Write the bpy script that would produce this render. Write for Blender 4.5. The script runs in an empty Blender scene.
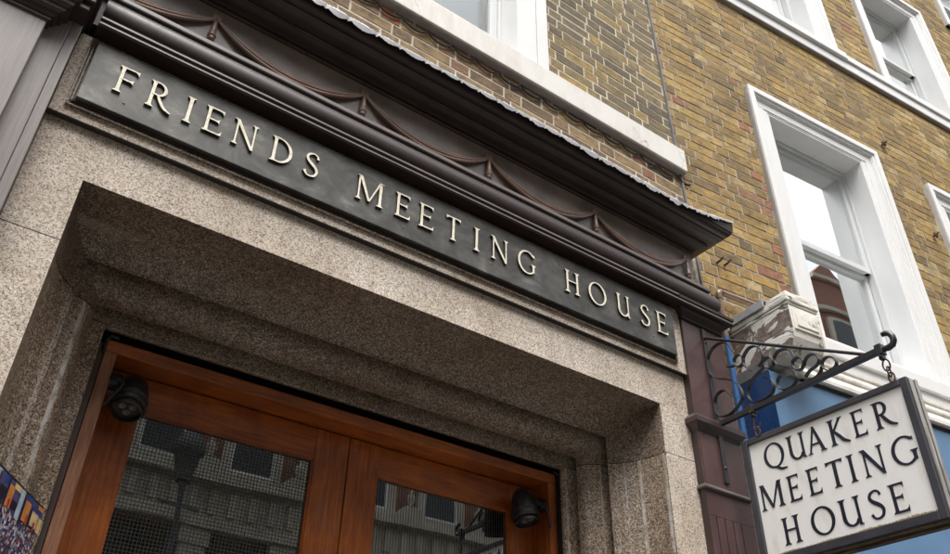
import bpy, bmesh, math, random
from mathutils import Vector, Matrix
random.seed(7)
PI = math.pi
H = 1.6                      # eye height; heights below are written from the eye, H lifts them to the ground
col = bpy.context.scene.collection
M = {}

# ------------------------------------------------------------------ materials
def new_mat(name):
    m = bpy.data.materials.new(name); m.use_nodes = True
    nt = m.node_tree
    b = nt.nodes['Principled BSDF']
    M[name] = m
    return m, nt, b
def N(nt, t, **kw):
    n = nt.nodes.new(t)
    for k, v in kw.items():
        if k in ('operation', 'blend_type', 'data_type', 'noise_dimensions', 'feature', 'distance', 'musgrave_type', 'attribute_name', 'wave_type', 'bands_direction'):
            setattr(n, k, v)
        else:
            n.inputs[k].default_value = v
    return n
def L(nt, a, b): nt.links.new(a, b)
def coords(nt, scale=(1, 1, 1), rot=(0, 0, 0)):
    tc = N(nt, 'ShaderNodeTexCoord'); mp = N(nt, 'ShaderNodeMapping')
    mp.inputs['Scale'].default_value = scale; mp.inputs['Rotation'].default_value = rot
    L(nt, tc.outputs['Object'], mp.inputs['Vector']); return mp.outputs['Vector']
def ramp(nt, fac, stops, interp='LINEAR'):
    r = N(nt, 'ShaderNodeValToRGB'); r.color_ramp.interpolation = interp
    e = r.color_ramp.elements
    while len(e) > 1: e.remove(e[-1])
    e[0].position = stops[0][0]; e[0].color = (*stops[0][1], 1)
    for p, c in stops[1:]:
        q = e.new(p); q.color = (*c, 1)
    L(nt, fac, r.inputs['Fac']); return r.outputs['Color']
def mix(nt, a, b, fac, bt='MIX'):
    m = N(nt, 'ShaderNodeMix', data_type='RGBA', blend_type=bt)
    for s, v in ((6, a), (7, b), (0, fac)):
        if isinstance(v, bpy.types.NodeSocket): L(nt, v, m.inputs[s])
        elif isinstance(v, tuple): m.inputs[s].default_value = (*v, 1)
        else: m.inputs[s].default_value = v
    return m.outputs[2]
def noise(nt, vec, scale, detail=4, rough=.55, dist=0):
    n = N(nt, 'ShaderNodeTexNoise', Scale=scale, Detail=detail, Roughness=rough, Distortion=dist)
    L(nt, vec, n.inputs['Vector']); return n.outputs['Fac']
def bump(nt, b, h, strength, dist):
    n = N(nt, 'ShaderNodeBump', Strength=strength, Distance=dist)
    L(nt, h, n.inputs['Height']); L(nt, n.outputs['Normal'], b.inputs['Normal']); return n
def math_(nt, op, a, b=0.0, c=None):
    m = N(nt, 'ShaderNodeMath', operation=op)
    for i, v in enumerate((a, b, c)):
        if v is None: continue
        if isinstance(v, bpy.types.NodeSocket): L(nt, v, m.inputs[i])
        else: m.inputs[i].default_value = v
    return m.outputs[0]
def G(v): return (v, v, v)

def granite(name, stops, rough, streak=None, patch=None, run_amt=.45):
    m, nt, b = new_mat(name)
    v = coords(nt)
    vo = N(nt, 'ShaderNodeTexVoronoi', Scale=360, feature='F1'); L(nt, v, vo.inputs['Vector'])
    vo2 = N(nt, 'ShaderNodeTexVoronoi', Scale=200, feature='F1'); L(nt, v, vo2.inputs['Vector'])
    sep = N(nt, 'ShaderNodeSeparateColor'); L(nt, vo.outputs['Color'], sep.inputs[0])
    sep2 = N(nt, 'ShaderNodeSeparateColor'); L(nt, vo2.outputs['Color'], sep2.inputs[0])
    f = math_(nt, 'ADD', math_(nt, 'MULTIPLY', sep.outputs[0], .60), math_(nt, 'MULTIPLY', sep2.outputs[0], .40))
    c = ramp(nt, f, stops)
    # warm and cool crystals
    c = mix(nt, c, ramp(nt, sep2.outputs[1], [(.0, (1.12, .98, .84)), (.5, (1, 1, 1)), (1, (.93, .97, 1.04))]), .8, 'MULTIPLY')
    c = mix(nt, c, ramp(nt, noise(nt, v, 1.7, 5, .6), [(.38, (.80, .73, .66)), (.58, (1.06, 1.05, 1.04))]), .8, 'MULTIPLY')
    c = mix(nt, c, ramp(nt, noise(nt, coords(nt, (6, 6, 1.2)), 2.2, 4, .6), [(.42, (.72, .69, .66)), (.60, (1, 1, 1))]), run_amt, 'MULTIPLY')
    if patch: c = mix(nt, c, (.42, .37, .30), ramp(nt, noise(nt, coords(nt, patch[0]), patch[1], 3, .5, .6), [(.60, G(0)), (.70, G(patch[2]))]))
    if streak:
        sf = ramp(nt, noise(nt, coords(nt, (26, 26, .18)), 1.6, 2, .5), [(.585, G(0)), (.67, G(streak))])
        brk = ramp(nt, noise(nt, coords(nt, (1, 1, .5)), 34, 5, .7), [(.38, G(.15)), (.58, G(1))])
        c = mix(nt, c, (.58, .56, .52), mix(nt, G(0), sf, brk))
    L(nt, c, b.inputs['Base Color'])
    L(nt, math_(nt, 'MULTIPLY_ADD', noise(nt, v, 40, 2), .25, rough - .1), b.inputs['Roughness'])
    bump(nt, b, sep.outputs[0], .3, .0010)
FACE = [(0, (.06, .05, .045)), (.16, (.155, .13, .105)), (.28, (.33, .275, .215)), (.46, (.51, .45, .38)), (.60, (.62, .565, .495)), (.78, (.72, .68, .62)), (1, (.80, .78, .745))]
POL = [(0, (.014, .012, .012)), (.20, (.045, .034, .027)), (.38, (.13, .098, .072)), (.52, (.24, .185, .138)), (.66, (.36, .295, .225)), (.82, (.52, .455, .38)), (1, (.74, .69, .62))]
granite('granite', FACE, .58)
granite('granite_moulding', [(p, tuple(x*.80 for x in c_)) for p, c_ in POL], .30, patch=((.35, 3, 3), 2.6, .28))  # same polished stone as the jambs, toned darker to carry the soffit shade
granite('granite_jamb', [(p, tuple(min(.85, x*1.08) for x in c_)) for p, c_ in POL], .28, streak=.8)  # same stone lifted paler for the light that reaches the jambs
def wood_paint(name, base, rough, coat=.3, wear=.5, chips=None):
    m, nt, b = new_mat(name)
    v = coords(nt); vg = coords(nt, (1, 1, 14))
    n1 = noise(nt, coords(nt, (22, 22, .8)) if name == 'grey_brown_paint' else v, 6, 6, .65)
    c = ramp(nt, n1, [(.3, tuple(x * (1 - .35 * wear) for x in base)), (.7, tuple(min(1, x * (1 + .9 * wear)) for x in base))])
    if chips:
        ch = ramp(nt, noise(nt, v, 38, 5, .7), [(.70, (0, 0, 0)), (.74, (1, 1, 1))])
        c = mix(nt, c, chips, ch)
    L(nt, c, b.inputs['Base Color'])
    r = math_(nt, 'MULTIPLY_ADD', noise(nt, v, 25, 4, .7), .3, rough - .15)
    L(nt, r, b.inputs['Roughness'])
    b.inputs['Coat Weight'].default_value = coat; b.inputs['Coat Roughness'].default_value = .25
    bump(nt, b, noise(nt, coords(nt, (1, 1, .35)), 60, 3), .06, .0006)
wood_paint('cornice_paint', (.021, .0105, .0085), .47, .10, .6, (.05, .035, .03))
wood_paint('frieze_paint', (.150, .120, .104), .44, .35, .6)
wood_paint('swag_paint', (.17, .105, .080), .34, .35, .8, (.26, .18, .14))
wood_paint('worn_lit_fillet', (.085, .060, .050), .32, .5, .9, (.22, .16, .13))  # paler brown: worn arrises plus sky gleam painted onto the fillets
wood_paint('grime_shade', (.020, .015, .012), .8, 0, .5)  # near-black for sill cracks, ledge grime and painted shade
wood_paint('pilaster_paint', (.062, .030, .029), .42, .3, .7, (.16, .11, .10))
wood_paint('band_paint', (.085, .068, .058), .42, .3, .4)
wood_paint('pilaster_dark', (.034, .019, .018), .4, .3, .5)
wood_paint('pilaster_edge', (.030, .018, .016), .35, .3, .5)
wood_paint('grey_brown_paint', (.150, .127, .122), .44, .25, .45)
wood_paint('iron_black', (.020, .018, .019), .38, .2, .6, (.09, .05, .03))
wood_paint('iron_rust', (.055, .028, .018), .7, .0, 1.0, (.22, .09, .03))
wood_paint('pipe_brown', (.20, .125, .085), .38, .3, .3)
wood_paint('pipe_blue', (.035, .12, .31), .30, .5, .3, (.45, .5, .55))
wood_paint('blue_paint', (.105, .205, .345), .35, .35, .14)
wood_paint('shaded_blue_paint', (.012, .045, .145), .30, .3, .15)  # fascia blue darkened to paint in the shade on its side return
wood_paint('black_plastic', (.014, .014, .015), .42, .1, .3)
wood_paint('cable_black', (.012, .012, .013), .6, .0, .2)
wood_paint('lead', (.34, .345, .36), .45, .0, .45, (.72, .72, .74))
wood_paint('seam_grey', (.15, .145, .15), .6, .0, .5)
wood_paint('brown_strip', (.055, .032, .026), .5, .1, .3)

# mahogany with a grain that runs up the stiles or along the rails
def mahogany(name, scale, dark=1.0):
    m, nt, b = new_mat(name)
    v = coords(nt, scale)
    g = noise(nt, v, 5, 8, .62, .7)
    c = ramp(nt, g, [(.28, (.18*dark, .040*dark, .007*dark)), (.5, (.31*dark, .075*dark, .010*dark)), (.70, (.42*dark, .120*dark, .016*dark))])
    pale = ramp(nt, noise(nt, coords(nt, (3, 3, 1)), 3, 5, .7), [(.55, (0, 0, 0)), (.75, (.45, .45, .45))])
    c = mix(nt, c, ramp(nt, noise(nt, coords(nt), 2.6, 6, .65, .5), [(.35, (.62, .55, .5)), (.52, (1, 1, 1)), (.68, (1.35, 1.45, 1.2))]), 1.0, 'MULTIPLY')
    c = mix(nt, c, (.24, .125, .085), pale)
    L(nt, c, b.inputs['Base Color'])
    b.inputs['Roughness'].default_value = .36
    b.inputs['Coat Weight'].default_value = .35; b.inputs['Coat Roughness'].default_value = .2
    bump(nt, b, g, .2, .001)
mahogany('mahogany_upright', (16, 16, 1.2))
mahogany('mahogany_rail', (1.2, 16, 16))
m, nt, b = new_mat('weathered_mahogany')
v = coords(nt, (16, 16, 1.4)); g = noise(nt, v, 7, 8, .7)
c = ramp(nt, g, [(.3, (.16, .055, .025)), (.6, (.33, .155, .085)), (.72, (.46, .31, .22))])
L(nt, c, b.inputs['Base Color']); b.inputs['Roughness'].default_value = .55; bump(nt, b, g, .3, .002)

# white paint, slightly grimy
def white(name, base, grime_shade, gcol, crack=0, peel=0):
    m, nt, b = new_mat(name)
    v = coords(nt)
    n1 = noise(nt, coords(nt, (2, 2, .7)), 3.2, 7, .7)
    f = ramp(nt, n1, [(.45, G(0)), (.75, G(grime_shade))])
    c = mix(nt, base, gcol, f)
    spots = ramp(nt, noise(nt, v, 45, 3, .7), [(.72, G(0)), (.78, G(grime_shade))])
    c = mix(nt, c, (.10, .08, .06), spots)
    if crack:
        vo = N(nt, 'ShaderNodeTexVoronoi', Scale=crack, feature='DISTANCE_TO_EDGE')
        nn = N(nt, 'ShaderNodeTexNoise', Scale=6, Detail=6)
        L(nt, v, nn.inputs['Vector'])
        ad = mix(nt, v, nn.outputs['Color'], .25); L(nt, ad, vo.inputs['Vector'])
        cr = ramp(nt, vo.outputs['Distance'], [(0, G(1)), (.006, G(0))])
        msk = ramp(nt, noise(nt, v, 1.3, 2), [(.50, G(0)), (.56, G(1))])
        c = mix(nt, c, (.16, .12, .09), mix(nt, G(0), cr, msk))
    L(nt, c, b.inputs['Base Color']); b.inputs['Roughness'].default_value = .42
    bump(nt, b, noise(nt, v, 30, 5, .6), .15, .002)
white('white_paint', (.74, .74, .735), .35, (.55, .54, .51))
white('sill_paint', (.70, .68, .64), .75, (.52, .46, .40), crack=2.6)
white('cream_paint', (.70, .68, .63), .75, (.36, .31, .25))
white('sash_paint', (.64, .655, .66), .3, (.50, .52, .54))
white('reveal_paint', (.76, .77, .775), .25, (.52, .55, .58))
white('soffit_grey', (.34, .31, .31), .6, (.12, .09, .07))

# peeling corbel: paint patches over brown stone
m, nt, b = new_mat('peeling_stone')
v = coords(nt, (1, 1, 1.6), (0, .5, .3)); n1 = noise(nt, v, 5.5, 9, .68, .8)
st = ramp(nt, noise(nt, coords(nt), 22, 6, .7), [(.25, (.055, .040, .032)), (.5, (.20, .155, .13)), (.75, (.34, .28, .24))])
c = mix(nt, st, (.78, .76, .71), ramp(nt, n1, [(.515, G(0)), (.535, G(1))]))
edge = ramp(nt, n1, [(.495, G(0)), (.51, G(.8)), (.522, G(0))])
c = mix(nt, c, (.03, .022, .018), edge)
L(nt, c, b.inputs['Base Color']); b.inputs['Roughness'].default_value = .8; bump(nt, b, n1, .8, .02)
m, nt, b = new_mat('peeling_cream')
v = coords(nt); n1 = noise(nt, v, 9, 9, .7, .5)
c = mix(nt, (.16, .12, .09), (.74, .72, .66), ramp(nt, n1, [(.40, G(0)), (.43, G(1))]))
c = mix(nt, c, (.55, .50, .42), ramp(nt, noise(nt, v, 4, 6), [(.5, G(0)), (.7, G(.6))]))
L(nt, c, b.inputs['Base Color']); b.inputs['Roughness'].default_value = .7; bump(nt, b, n1, .7, .012)

# bricks coloured by a per-brick attribute
def brickmat(name, stops, soot):
    m, nt, b = new_mat(name)
    at = N(nt, 'ShaderNodeAttribute'); at.attribute_name = 'tint'
    c = ramp(nt, at.outputs['Fac'], stops)
    v = coords(nt)
    c = mix(nt, c, ramp(nt, noise(nt, coords(nt, (1, 1, 2.4)), 24, 7, .72), [(.28, G(.38)), (.5, G(.95)), (.74, (1.4, 1.35, 1.2))]), 1.0, 'MULTIPLY')
    c = mix(nt, c, (.055, .045, .032), ramp(nt, noise(nt, coords(nt, (1, 1, 2)), 11, 8, .75, .6), [(.50, G(0)), (.66, G(.62))]))
    c = mix(nt, c, (.42, .30, .12), ramp(nt, noise(nt, coords(nt, (1, 1, 2), (.5, 0, 0)), 15, 8, .75, .6), [(.56, G(0)), (.70, G(.7))]))
    c = mix(nt, c, (.034, .027, .022), ramp(nt, noise(nt, v, 2.1, 7, .7), [(.48, G(0)), (.74, G(soot))]))
    c = mix(nt, c, (.03, .022, .018), ramp(nt, noise(nt, v, 75, 3, .6), [(.66, G(0)), (.72, G(.75))]))
    L(nt, c, b.inputs['Base Color']); b.inputs['Roughness'].default_value = .88
    bump(nt, b, noise(nt, v, 70, 6, .7), .7, .004)
brickmat('stock_brick', [(0, (.14, .10, .048)), (.10, (.23, .153, .060)), (.38, (.31, .20, .066)), (.60, (.385, .245, .074)), (.80, (.44, .30, .10)), (.93, (.49, .37, .18)), (.945, (.30, .165, .085)), (1, (.34, .14, .08))], .62)
brickmat('grimy_brick', [(0, (.13, .10, .062)), (.25, (.175, .135, .075)), (.5, (.22, .165, .080)), (.75, (.28, .205, .086)), (.92, (.36, .25, .08)), (1, (.40, .26, .08))], .5)
brickmat('red_brick', [(0, (.13, .085, .055)), (.3, (.26, .17, .095)), (.55, (.33, .235, .11)), (.80, (.27, .155, .09)), (.94, (.28, .135, .075)), (1, (.44, .15, .06))], .45)
def mortar(name, c0, c1):
    m, nt, b = new_mat(name); v = coords(nt)
    L(nt, ramp(nt, noise(nt, v, 14, 7, .7), [(.3, c0), (.6, c1)]), b.inputs['Base Color']); b.inputs['Roughness'].default_value = .95
    bump(nt, b, noise(nt, v, 120, 4), .8, .003)
mortar('mortar', (.17, .14, .10), (.47, .42, .34))
mortar('pale_mortar', (.36, .32, .24), (.62, .56, .45))

# plaque, letters, sign
m, nt, b = new_mat('bronze_plate'); v = coords(nt)
c = ramp(nt, noise(nt, coords(nt, (1, 1, 1.5)), 7, 8, .68, .4), [(.28, (.030, .029, .026)), (.46, (.060, .058, .052)), (.58, (.095, .092, .084)), (.70, (.19, .185, .17))])
c = mix(nt, c, (.16, .13, .09), ramp(nt, noise(nt, v, 60, 4, .7), [(.70, G(0)), (.76, G(.5))]))
L(nt, c, b.inputs['Base Color']); b.inputs['Metallic'].default_value = .25
L(nt, math_(nt, 'MULTIPLY_ADD', noise(nt, v, 9, 6, .7), .35, .24), b.inputs['Roughness']); bump(nt, b, noise(nt, v, 60, 4), .1, .001)
m, nt, b = new_mat('gilt'); v = coords(nt)
L(nt, ramp(nt, noise(nt, v, 70, 4, .6), [(.3, (.62, .55, .40)), (.6, (.86, .81, .67))]), b.inputs['Base Color']); b.inputs['Roughness'].default_value = .4
m, nt, b = new_mat('gilt_edge'); b.inputs['Base Color'].default_value = (.035, .030, .022, 1); b.inputs['Roughness'].default_value = .5
m, nt, b = new_mat('rust_spot'); b.inputs['Base Color'].default_value = (.26, .13, .09, 1); b.inputs['Roughness'].default_value = .8
m, nt, b = new_mat('sign_white'); v = coords(nt)
c = mix(nt, (.80, .79, .77), (.52, .47, .38), ramp(nt, noise(nt, coords(nt, (1, 3, 1)), 5, 7, .7), [(.52, G(0)), (.80, G(.55))]))
gz = N(nt, 'ShaderNodeSeparateXYZ'); L(nt, coords(nt), gz.inputs[0])
c = mix(nt, c, (.02, .02, .02), ramp(nt, noise(nt, v, 150, 2, .5), [(.76, G(0)), (.79, G(.8))]))
L(nt, c, b.inputs['Base Color']); b.inputs['Roughness'].default_value = .35
m, nt, b = new_mat('sign_stain'); v = coords(nt)
L(nt, ramp(nt, noise(nt, v, 28, 7, .75), [(.3, (.12, .09, .05)), (.5, (.30, .24, .12)), (.62, (.42, .27, .06)), (.75, (.55, .50, .38))]), b.inputs['Base Color']); b.inputs['Roughness'].default_value = .9
wood_paint('sign_frame', (.036, .036, .044), .38, .2, .6, (.20, .18, .14))
wood_paint('sign_letter', (.012, .014, .026), .35, .2, .3)
m, nt, b = new_mat('sign_edge'); v = coords(nt, (30, 30, 1.5))
L(nt, ramp(nt, noise(nt, v, 4, 7, .7), [(.3, (.10, .08, .06)), (.5, (.33, .31, .29)), (.7, (.50, .50, .50))]), b.inputs['Base Color']); b.inputs['Roughness'].default_value = .75
m, nt, b = new_mat('rotten_wood'); v = coords(nt, (10, 1.2, 10))
c = ramp(nt, noise(nt, v, 9, 8, .72), [(.3, (.015, .012, .009)), (.5, (.075, .055, .035)), (.72, (.24, .17, .09))])
L(nt, c, b.inputs['Base Color']); b.inputs['Roughness'].default_value = .9; bump(nt, b, noise(nt, v, 9, 8), .6, .004)

# glass: clear pane with a reflection that grows with the angle
def glass(name, tint, boost, base_t=1.0):
    m, nt, b = new_mat(name)
    nt.nodes.remove(b)
    out = nt.nodes['Material Output']
    tr = N(nt, 'ShaderNodeBsdfTransparent'); tr.inputs['Color'].default_value = (*tint, 1)
    gl = N(nt, 'ShaderNodeBsdfGlossy'); gl.inputs['Roughness'].default_value = .004; gl.inputs['Color'].default_value = (.95, .97, .97, 1)
    fr = N(nt, 'ShaderNodeFresnel', IOR=1.52)
    nz = N(nt, 'ShaderNodeBump', Strength=.05, Distance=.02)
    L(nt, noise(nt, coords(nt), 2.2, 1), nz.inputs['Height'])
    L(nt, nz.outputs['Normal'], gl.inputs['Normal'])
    f = math_(nt, 'MULTIPLY', fr.outputs[0], boost); f2 = math_(nt, 'MINIMUM', f, .95)
    mx = N(nt, 'ShaderNodeMixShader'); L(nt, f2, mx.inputs[0]); L(nt, tr.outputs[0], mx.inputs[1]); L(nt, gl.outputs[0], mx.inputs[2])
    L(nt, mx.outputs[0], out.inputs['Surface'])
glass('window_glass', (.80, .84, .83), 6.5)
glass('dim_glass', (.72, .78, .78), 1.8)
glass('door_glass', (.35, .36, .35), 6.2)
m, nt, b = new_mat('wire'); b.inputs['Base Color'].default_value = (.075, .08, .07, 1); b.inputs['Roughness'].default_value = .6
m, nt, b = new_mat('lens_glass'); b.inputs['Base Color'].default_value = (.035, .035, .035, 1); b.inputs['Roughness'].default_value = .12
m, nt, b = new_mat('led'); b.inputs['Base Color'].default_value = (.13, .13, .12, 1); b.inputs['Roughness'].default_value = .3
m, nt, b = new_mat('interior'); b.inputs['Base Color'].default_value = (.012, .011, .010, 1); b.inputs['Roughness'].default_value = .9
m, nt, b = new_mat('curtain'); v = coords(nt, (1, 1, .15))
L(nt, ramp(nt, noise(nt, v, 9, 5, .6), [(.3, (.16, .18, .17)), (.7, (.36, .39, .37))]), b.inputs['Base Color']); b.inputs['Roughness'].default_value = .95
# street and facing houses
m, nt, b = new_mat('asphalt'); v = coords(nt)
L(nt, ramp(nt, noise(nt, v, 60, 6, .8), [(.3, G(.035)), (.7, G(.075))]), b.inputs['Base Color']); b.inputs['Roughness'].default_value = .9
m, nt, b = new_mat('paving'); v = coords(nt)
bt = N(nt, 'ShaderNodeTexBrick', Scale=1.5); L(nt, v, bt.inputs['Vector']); bt.inputs['Color1'].default_value = (.10, .095, .09, 1); bt.inputs['Color2'].default_value = (.14, .13, .12, 1); bt.inputs['Mortar'].default_value = (.10, .10, .09, 1); bt.inputs['Mortar Size'].default_value = .012
L(nt, bt.outputs['Color'], b.inputs['Base Color']); b.inputs['Roughness'].default_value = .85
m, nt, b = new_mat('line_yellow'); b.inputs['Base Color'].default_value = (.60, .42, .05, 1)
m, nt, b = new_mat('house_brick'); v = coords(nt, (1, 1, 1), (PI/2, 0, 0))
bt = N(nt, 'ShaderNodeTexBrick', Scale=4.4); L(nt, v, bt.inputs['Vector']); bt.inputs['Color1'].default_value = (.32, .13, .09, 1); bt.inputs['Color2'].default_value = (.25, .11, .08, 1); bt.inputs['Mortar'].default_value = (.25, .18, .14, 1)
bt.inputs['Mortar Size'].default_value = .03; L(nt, bt.outputs['Color'], b.inputs['Base Color']); b.inputs['Roughness'].default_value = .9
m, nt, b = new_mat('house_brick_yellow'); v = coords(nt, (1, 1, 1), (PI/2, 0, 0))
bt = N(nt, 'ShaderNodeTexBrick', Scale=4.4); L(nt, v, bt.inputs['Vector']); bt.inputs['Color1'].default_value = (.32, .24, .13, 1); bt.inputs['Color2'].default_value = (.24, .18, .11, 1); bt.inputs['Mortar'].default_value = (.3, .27, .22, 1)
bt.inputs['Mortar Size'].default_value = .03; L(nt, bt.outputs['Color'], b.inputs['Base Color']); b.inputs['Roughness'].default_value = .9
m, nt, b = new_mat('house_stone'); v = coords(nt)
L(nt, ramp(nt, noise(nt, v, 1.5, 8, .7), [(.3, (.34, .31, .26)), (.65, (.56, .52, .43))]), b.inputs['Base Color']); b.inputs['Roughness'].default_value = .9
m, nt, b = new_mat('house_glass'); b.inputs['Base Color'].default_value = (.02, .025, .028, 1); b.inputs['Roughness'].default_value = .05
m, nt, b = new_mat('slate'); b.inputs['Base Color'].default_value = (.10, .105, .11, 1); b.inputs['Roughness'].default_value = .7
m, nt, b = new_mat('lamp_glass'); b.inputs['Base Color'].default_value = (.62, .60, .55, 1); b.inputs['Roughness'].default_value = .2

# photo print on the board: crowd at the foot, shopfront colours above
m, nt, b = new_mat('photo_crowd'); v = coords(nt)
vo = N(nt, 'ShaderNodeTexVoronoi', Scale=130); L(nt, v, vo.inputs['Vector'])
sp = N(nt, 'ShaderNodeSeparateColor'); L(nt, vo.outputs['Color'], sp.inputs[0])
c = ramp(nt, sp.outputs[0], [(0, (.012, .02, .08)), (.30, (.04, .05, .14)), (.45, (.10, .12, .20)), (.58, (.45, .45, .55)), (.7, (.75, .72, .72)), (.8, (.06, .02, .03)), (.9, (.30, .05, .05)), (1, (.55, .30, .20))])
L(nt, c, b.inputs['Base Color']); b.inputs['Roughness'].default_value = .3
def flat(name, c, r=.3):
    m, nt, b = new_mat(name); v = coords(nt)
    L(nt, ramp(nt, noise(nt, v, 35, 5, .7), [(.3, tuple(x * .65 for x in c)), (.7, tuple(min(1, x * 1.25) for x in c))]), b.inputs['Base Color']); b.inputs['Roughness'].default_value = r
flat('photo_orange', (.72, .28, .08)); flat('photo_sky', (.42, .60, .82)); flat('photo_dark', (.02, .02, .035)); flat('photo_blue', (.03, .07, .30))
flat('photo_cream', (.80, .60, .30)); flat('photo_red', (.55, .04, .04)); flat('photo_shade', (.10, .09, .20))

# ------------------------------------------------------------------ mesh helpers
class MB:
    def __init__(s): s.v = []; s.f = []; s.m = []; s.sm = []; s.t = []
    def add(s, vs, fs, m=0, sm=False, t=0.0):
        o = len(s.v); s.v += [tuple(p) for p in vs]
        for f in fs: s.f.append([i + o for i in f]); s.m.append(m); s.sm.append(sm); s.t.append(t)
    def box(s, x0, x1, y0, y1, z0, z1, m=0, t=0.0):
        s.add([(x0,y0,z0),(x1,y0,z0),(x1,y1,z0),(x0,y1,z0),(x0,y0,z1),(x1,y0,z1),(x1,y1,z1),(x0,y1,z1)],
              [(0,3,2,1),(4,5,6,7),(0,1,5,4),(1,2,6,5),(2,3,7,6),(3,0,4,7)], m, False, t)
    def grid(s, rows, m=0, sm=True, close=False):
        n = len(rows[0]); vs = [p for r in rows for p in r]; fs = []
        for i in range(len(rows) - 1):
            for j in range(n if close else n - 1):
                k = (j + 1) % n
                fs.append((i*n+j, i*n+k, (i+1)*n+k, (i+1)*n+j))
        s.add(vs, fs, m, sm)
    def tube(s, pts, r, seg=10, m=0, caps=True):
        pts = [Vector(p) for p in pts]; rows = []; up = None
        rs = r if isinstance(r, (list, tuple)) else [r] * len(pts)
        for i, p in enumerate(pts):
            d = (pts[min(i+1, len(pts)-1)] - pts[max(i-1, 0)]).normalized()
            if up is None: up = Vector((0,0,1)) if abs(d.z) < .9 else Vector((1,0,0))
            a = d.cross(up).normalized(); b = a.cross(d).normalized(); up = b
            rows.append([p + (a*math.cos(2*PI*k/seg) + b*math.sin(2*PI*k/seg)) * rs[i] for k in range(seg)])
        s.grid(rows, m, True, True)
        if caps:
            s.add(rows[0], [tuple(range(seg))], m); s.add(rows[-1], [tuple(range(seg))[::-1]], m)
    def lathe(s, prof, loc, axis, seg=28, m=0):
        ax = Vector(axis).normalized(); u = ax.orthogonal().normalized(); w = ax.cross(u); loc = Vector(loc)
        rows = [[loc + ax*h + (u*math.cos(2*PI*k/seg) + w*math.sin(2*PI*k/seg))*max(r, 1e-5) for k in range(seg)] for r, h in prof]
        s.grid(rows, m, True, True)
    def build(s, name, mats, parent=None, bevel=0, smooth_angle=None, recalc=True):
        me = bpy.data.meshes.new(name)
        off = Vector(ROOT.get(parent.name, (0,0,0))) if parent else Vector((0,0,0))
        me.from_pydata([(p[0]-off.x, p[1]-off.y, p[2]-off.z) for p in s.v], [], s.f)
        if not isinstance(mats, (list, tuple)): mats = [mats]
        for x in mats: me.materials.append(M[x])
        me.polygons.foreach_set('material_index', s.m)
        me.polygons.foreach_set('use_smooth', s.sm)
        if any(s.t):
            at = me.attributes.new('tint', 'FLOAT', 'FACE'); at.data.foreach_set('value', s.t)
        if recalc:
            bm = bmesh.new(); bm.from_mesh(me); bmesh.ops.remove_doubles(bm, verts=bm.verts, dist=1e-6) if smooth_angle else None
            bmesh.ops.recalc_face_normals(bm, faces=bm.faces); bm.to_mesh(me); bm.free()
        if smooth_angle:
            for p in me.polygons: p.use_smooth = True
            me.set_sharp_from_angle(angle=math.radians(smooth_angle))
        me.update()
        o = bpy.data.objects.new(name, me); col.objects.link(o)
        if parent: o.parent = parent; ROOT[o.name] = tuple(off)
        else: ROOT[o.name] = (0,0,0)
        if bevel:
            md = o.modifiers.new('Bevel', 'BEVEL'); md.width = bevel; md.segments = 2; md.limit_method = 'ANGLE'; md.angle_limit = math.radians(40)
        return o
ROOT = {}
def tag(o, label=None, cat=None, group=None, kind=None):
    for k, v in (('label', label), ('category', cat), ('group', group), ('kind', kind)):
        if v: o[k] = v
    return o
def thing(name, loc, label, cat, group=None):
    o = bpy.data.objects.new(name, None); col.objects.link(o); o.location = loc; ROOT[o.name] = loc; o.empty_display_size = .2
    return tag(o, label, cat, group)
def mould(mb, prof, x0, x1, y0, yb, m=0, left=True, right=True):
    """profile (projection, height) wrapped round the front of a block, mitred at both ends"""
    rows = []
    for p, z in prof:
        r = []
        r += [(x0-p, yb, z), (x0-p, y0-p, z)] if left else [(x0, y0-p, z)]
        r += [(x1+p, y0-p, z), (x1+p, yb, z)] if right else [(x1, y0-p, z)]
        rows.append(r)
    mb.grid(rows, m, False)
    mb.add(rows[0], [tuple(range(len(rows[0])))], m); mb.add(rows[-1], [tuple(range(len(rows[-1])))], m)
def Z(z): return z + H

# right-hand building frame: u along its wall, o out of its wall
TH = math.radians(5.85); S0 = Vector((3.168, 2.40, 0)); DU = Vector((math.cos(TH), -math.sin(TH), 0)); DN = Vector((-math.sin(TH), -math.cos(TH), 0))
def W(u, o, z): p = S0 + DU*u + DN*o; return (p.x, p.y, Z(z))
class RB(MB):
    """boxes given as u0,u1 (along), o0,o1 (outwards), z0,z1 on the right-hand building"""
    def b(s, u0, u1, o0, o1, z0, z1, m=0, t=0.0):
        s.add([W(u0,o0,z0),W(u1,o0,z0),W(u1,o1,z0),W(u0,o1,z0),W(u0,o0,z1),W(u1,o0,z1),W(u1,o1,z1),W(u0,o1,z1)],
              [(0,1,2,3),(4,7,6,5),(0,4,5,1),(1,5,6,2),(2,6,7,3),(3,7,4,0)], m, False, t)

def smooth_(P):
    r_ = random.Random(len(P)); out = []
    for a, b_ in zip(P, P[1:]):
        for k in range(4): t = k/4; out.append(tuple(p*(1-t)+q*t for p, q in zip(a, b_)))
    return [(x, y, z + r_.uniform(-.0025, .0025)) for x, y, z in out + [P[-1]]]
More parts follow.
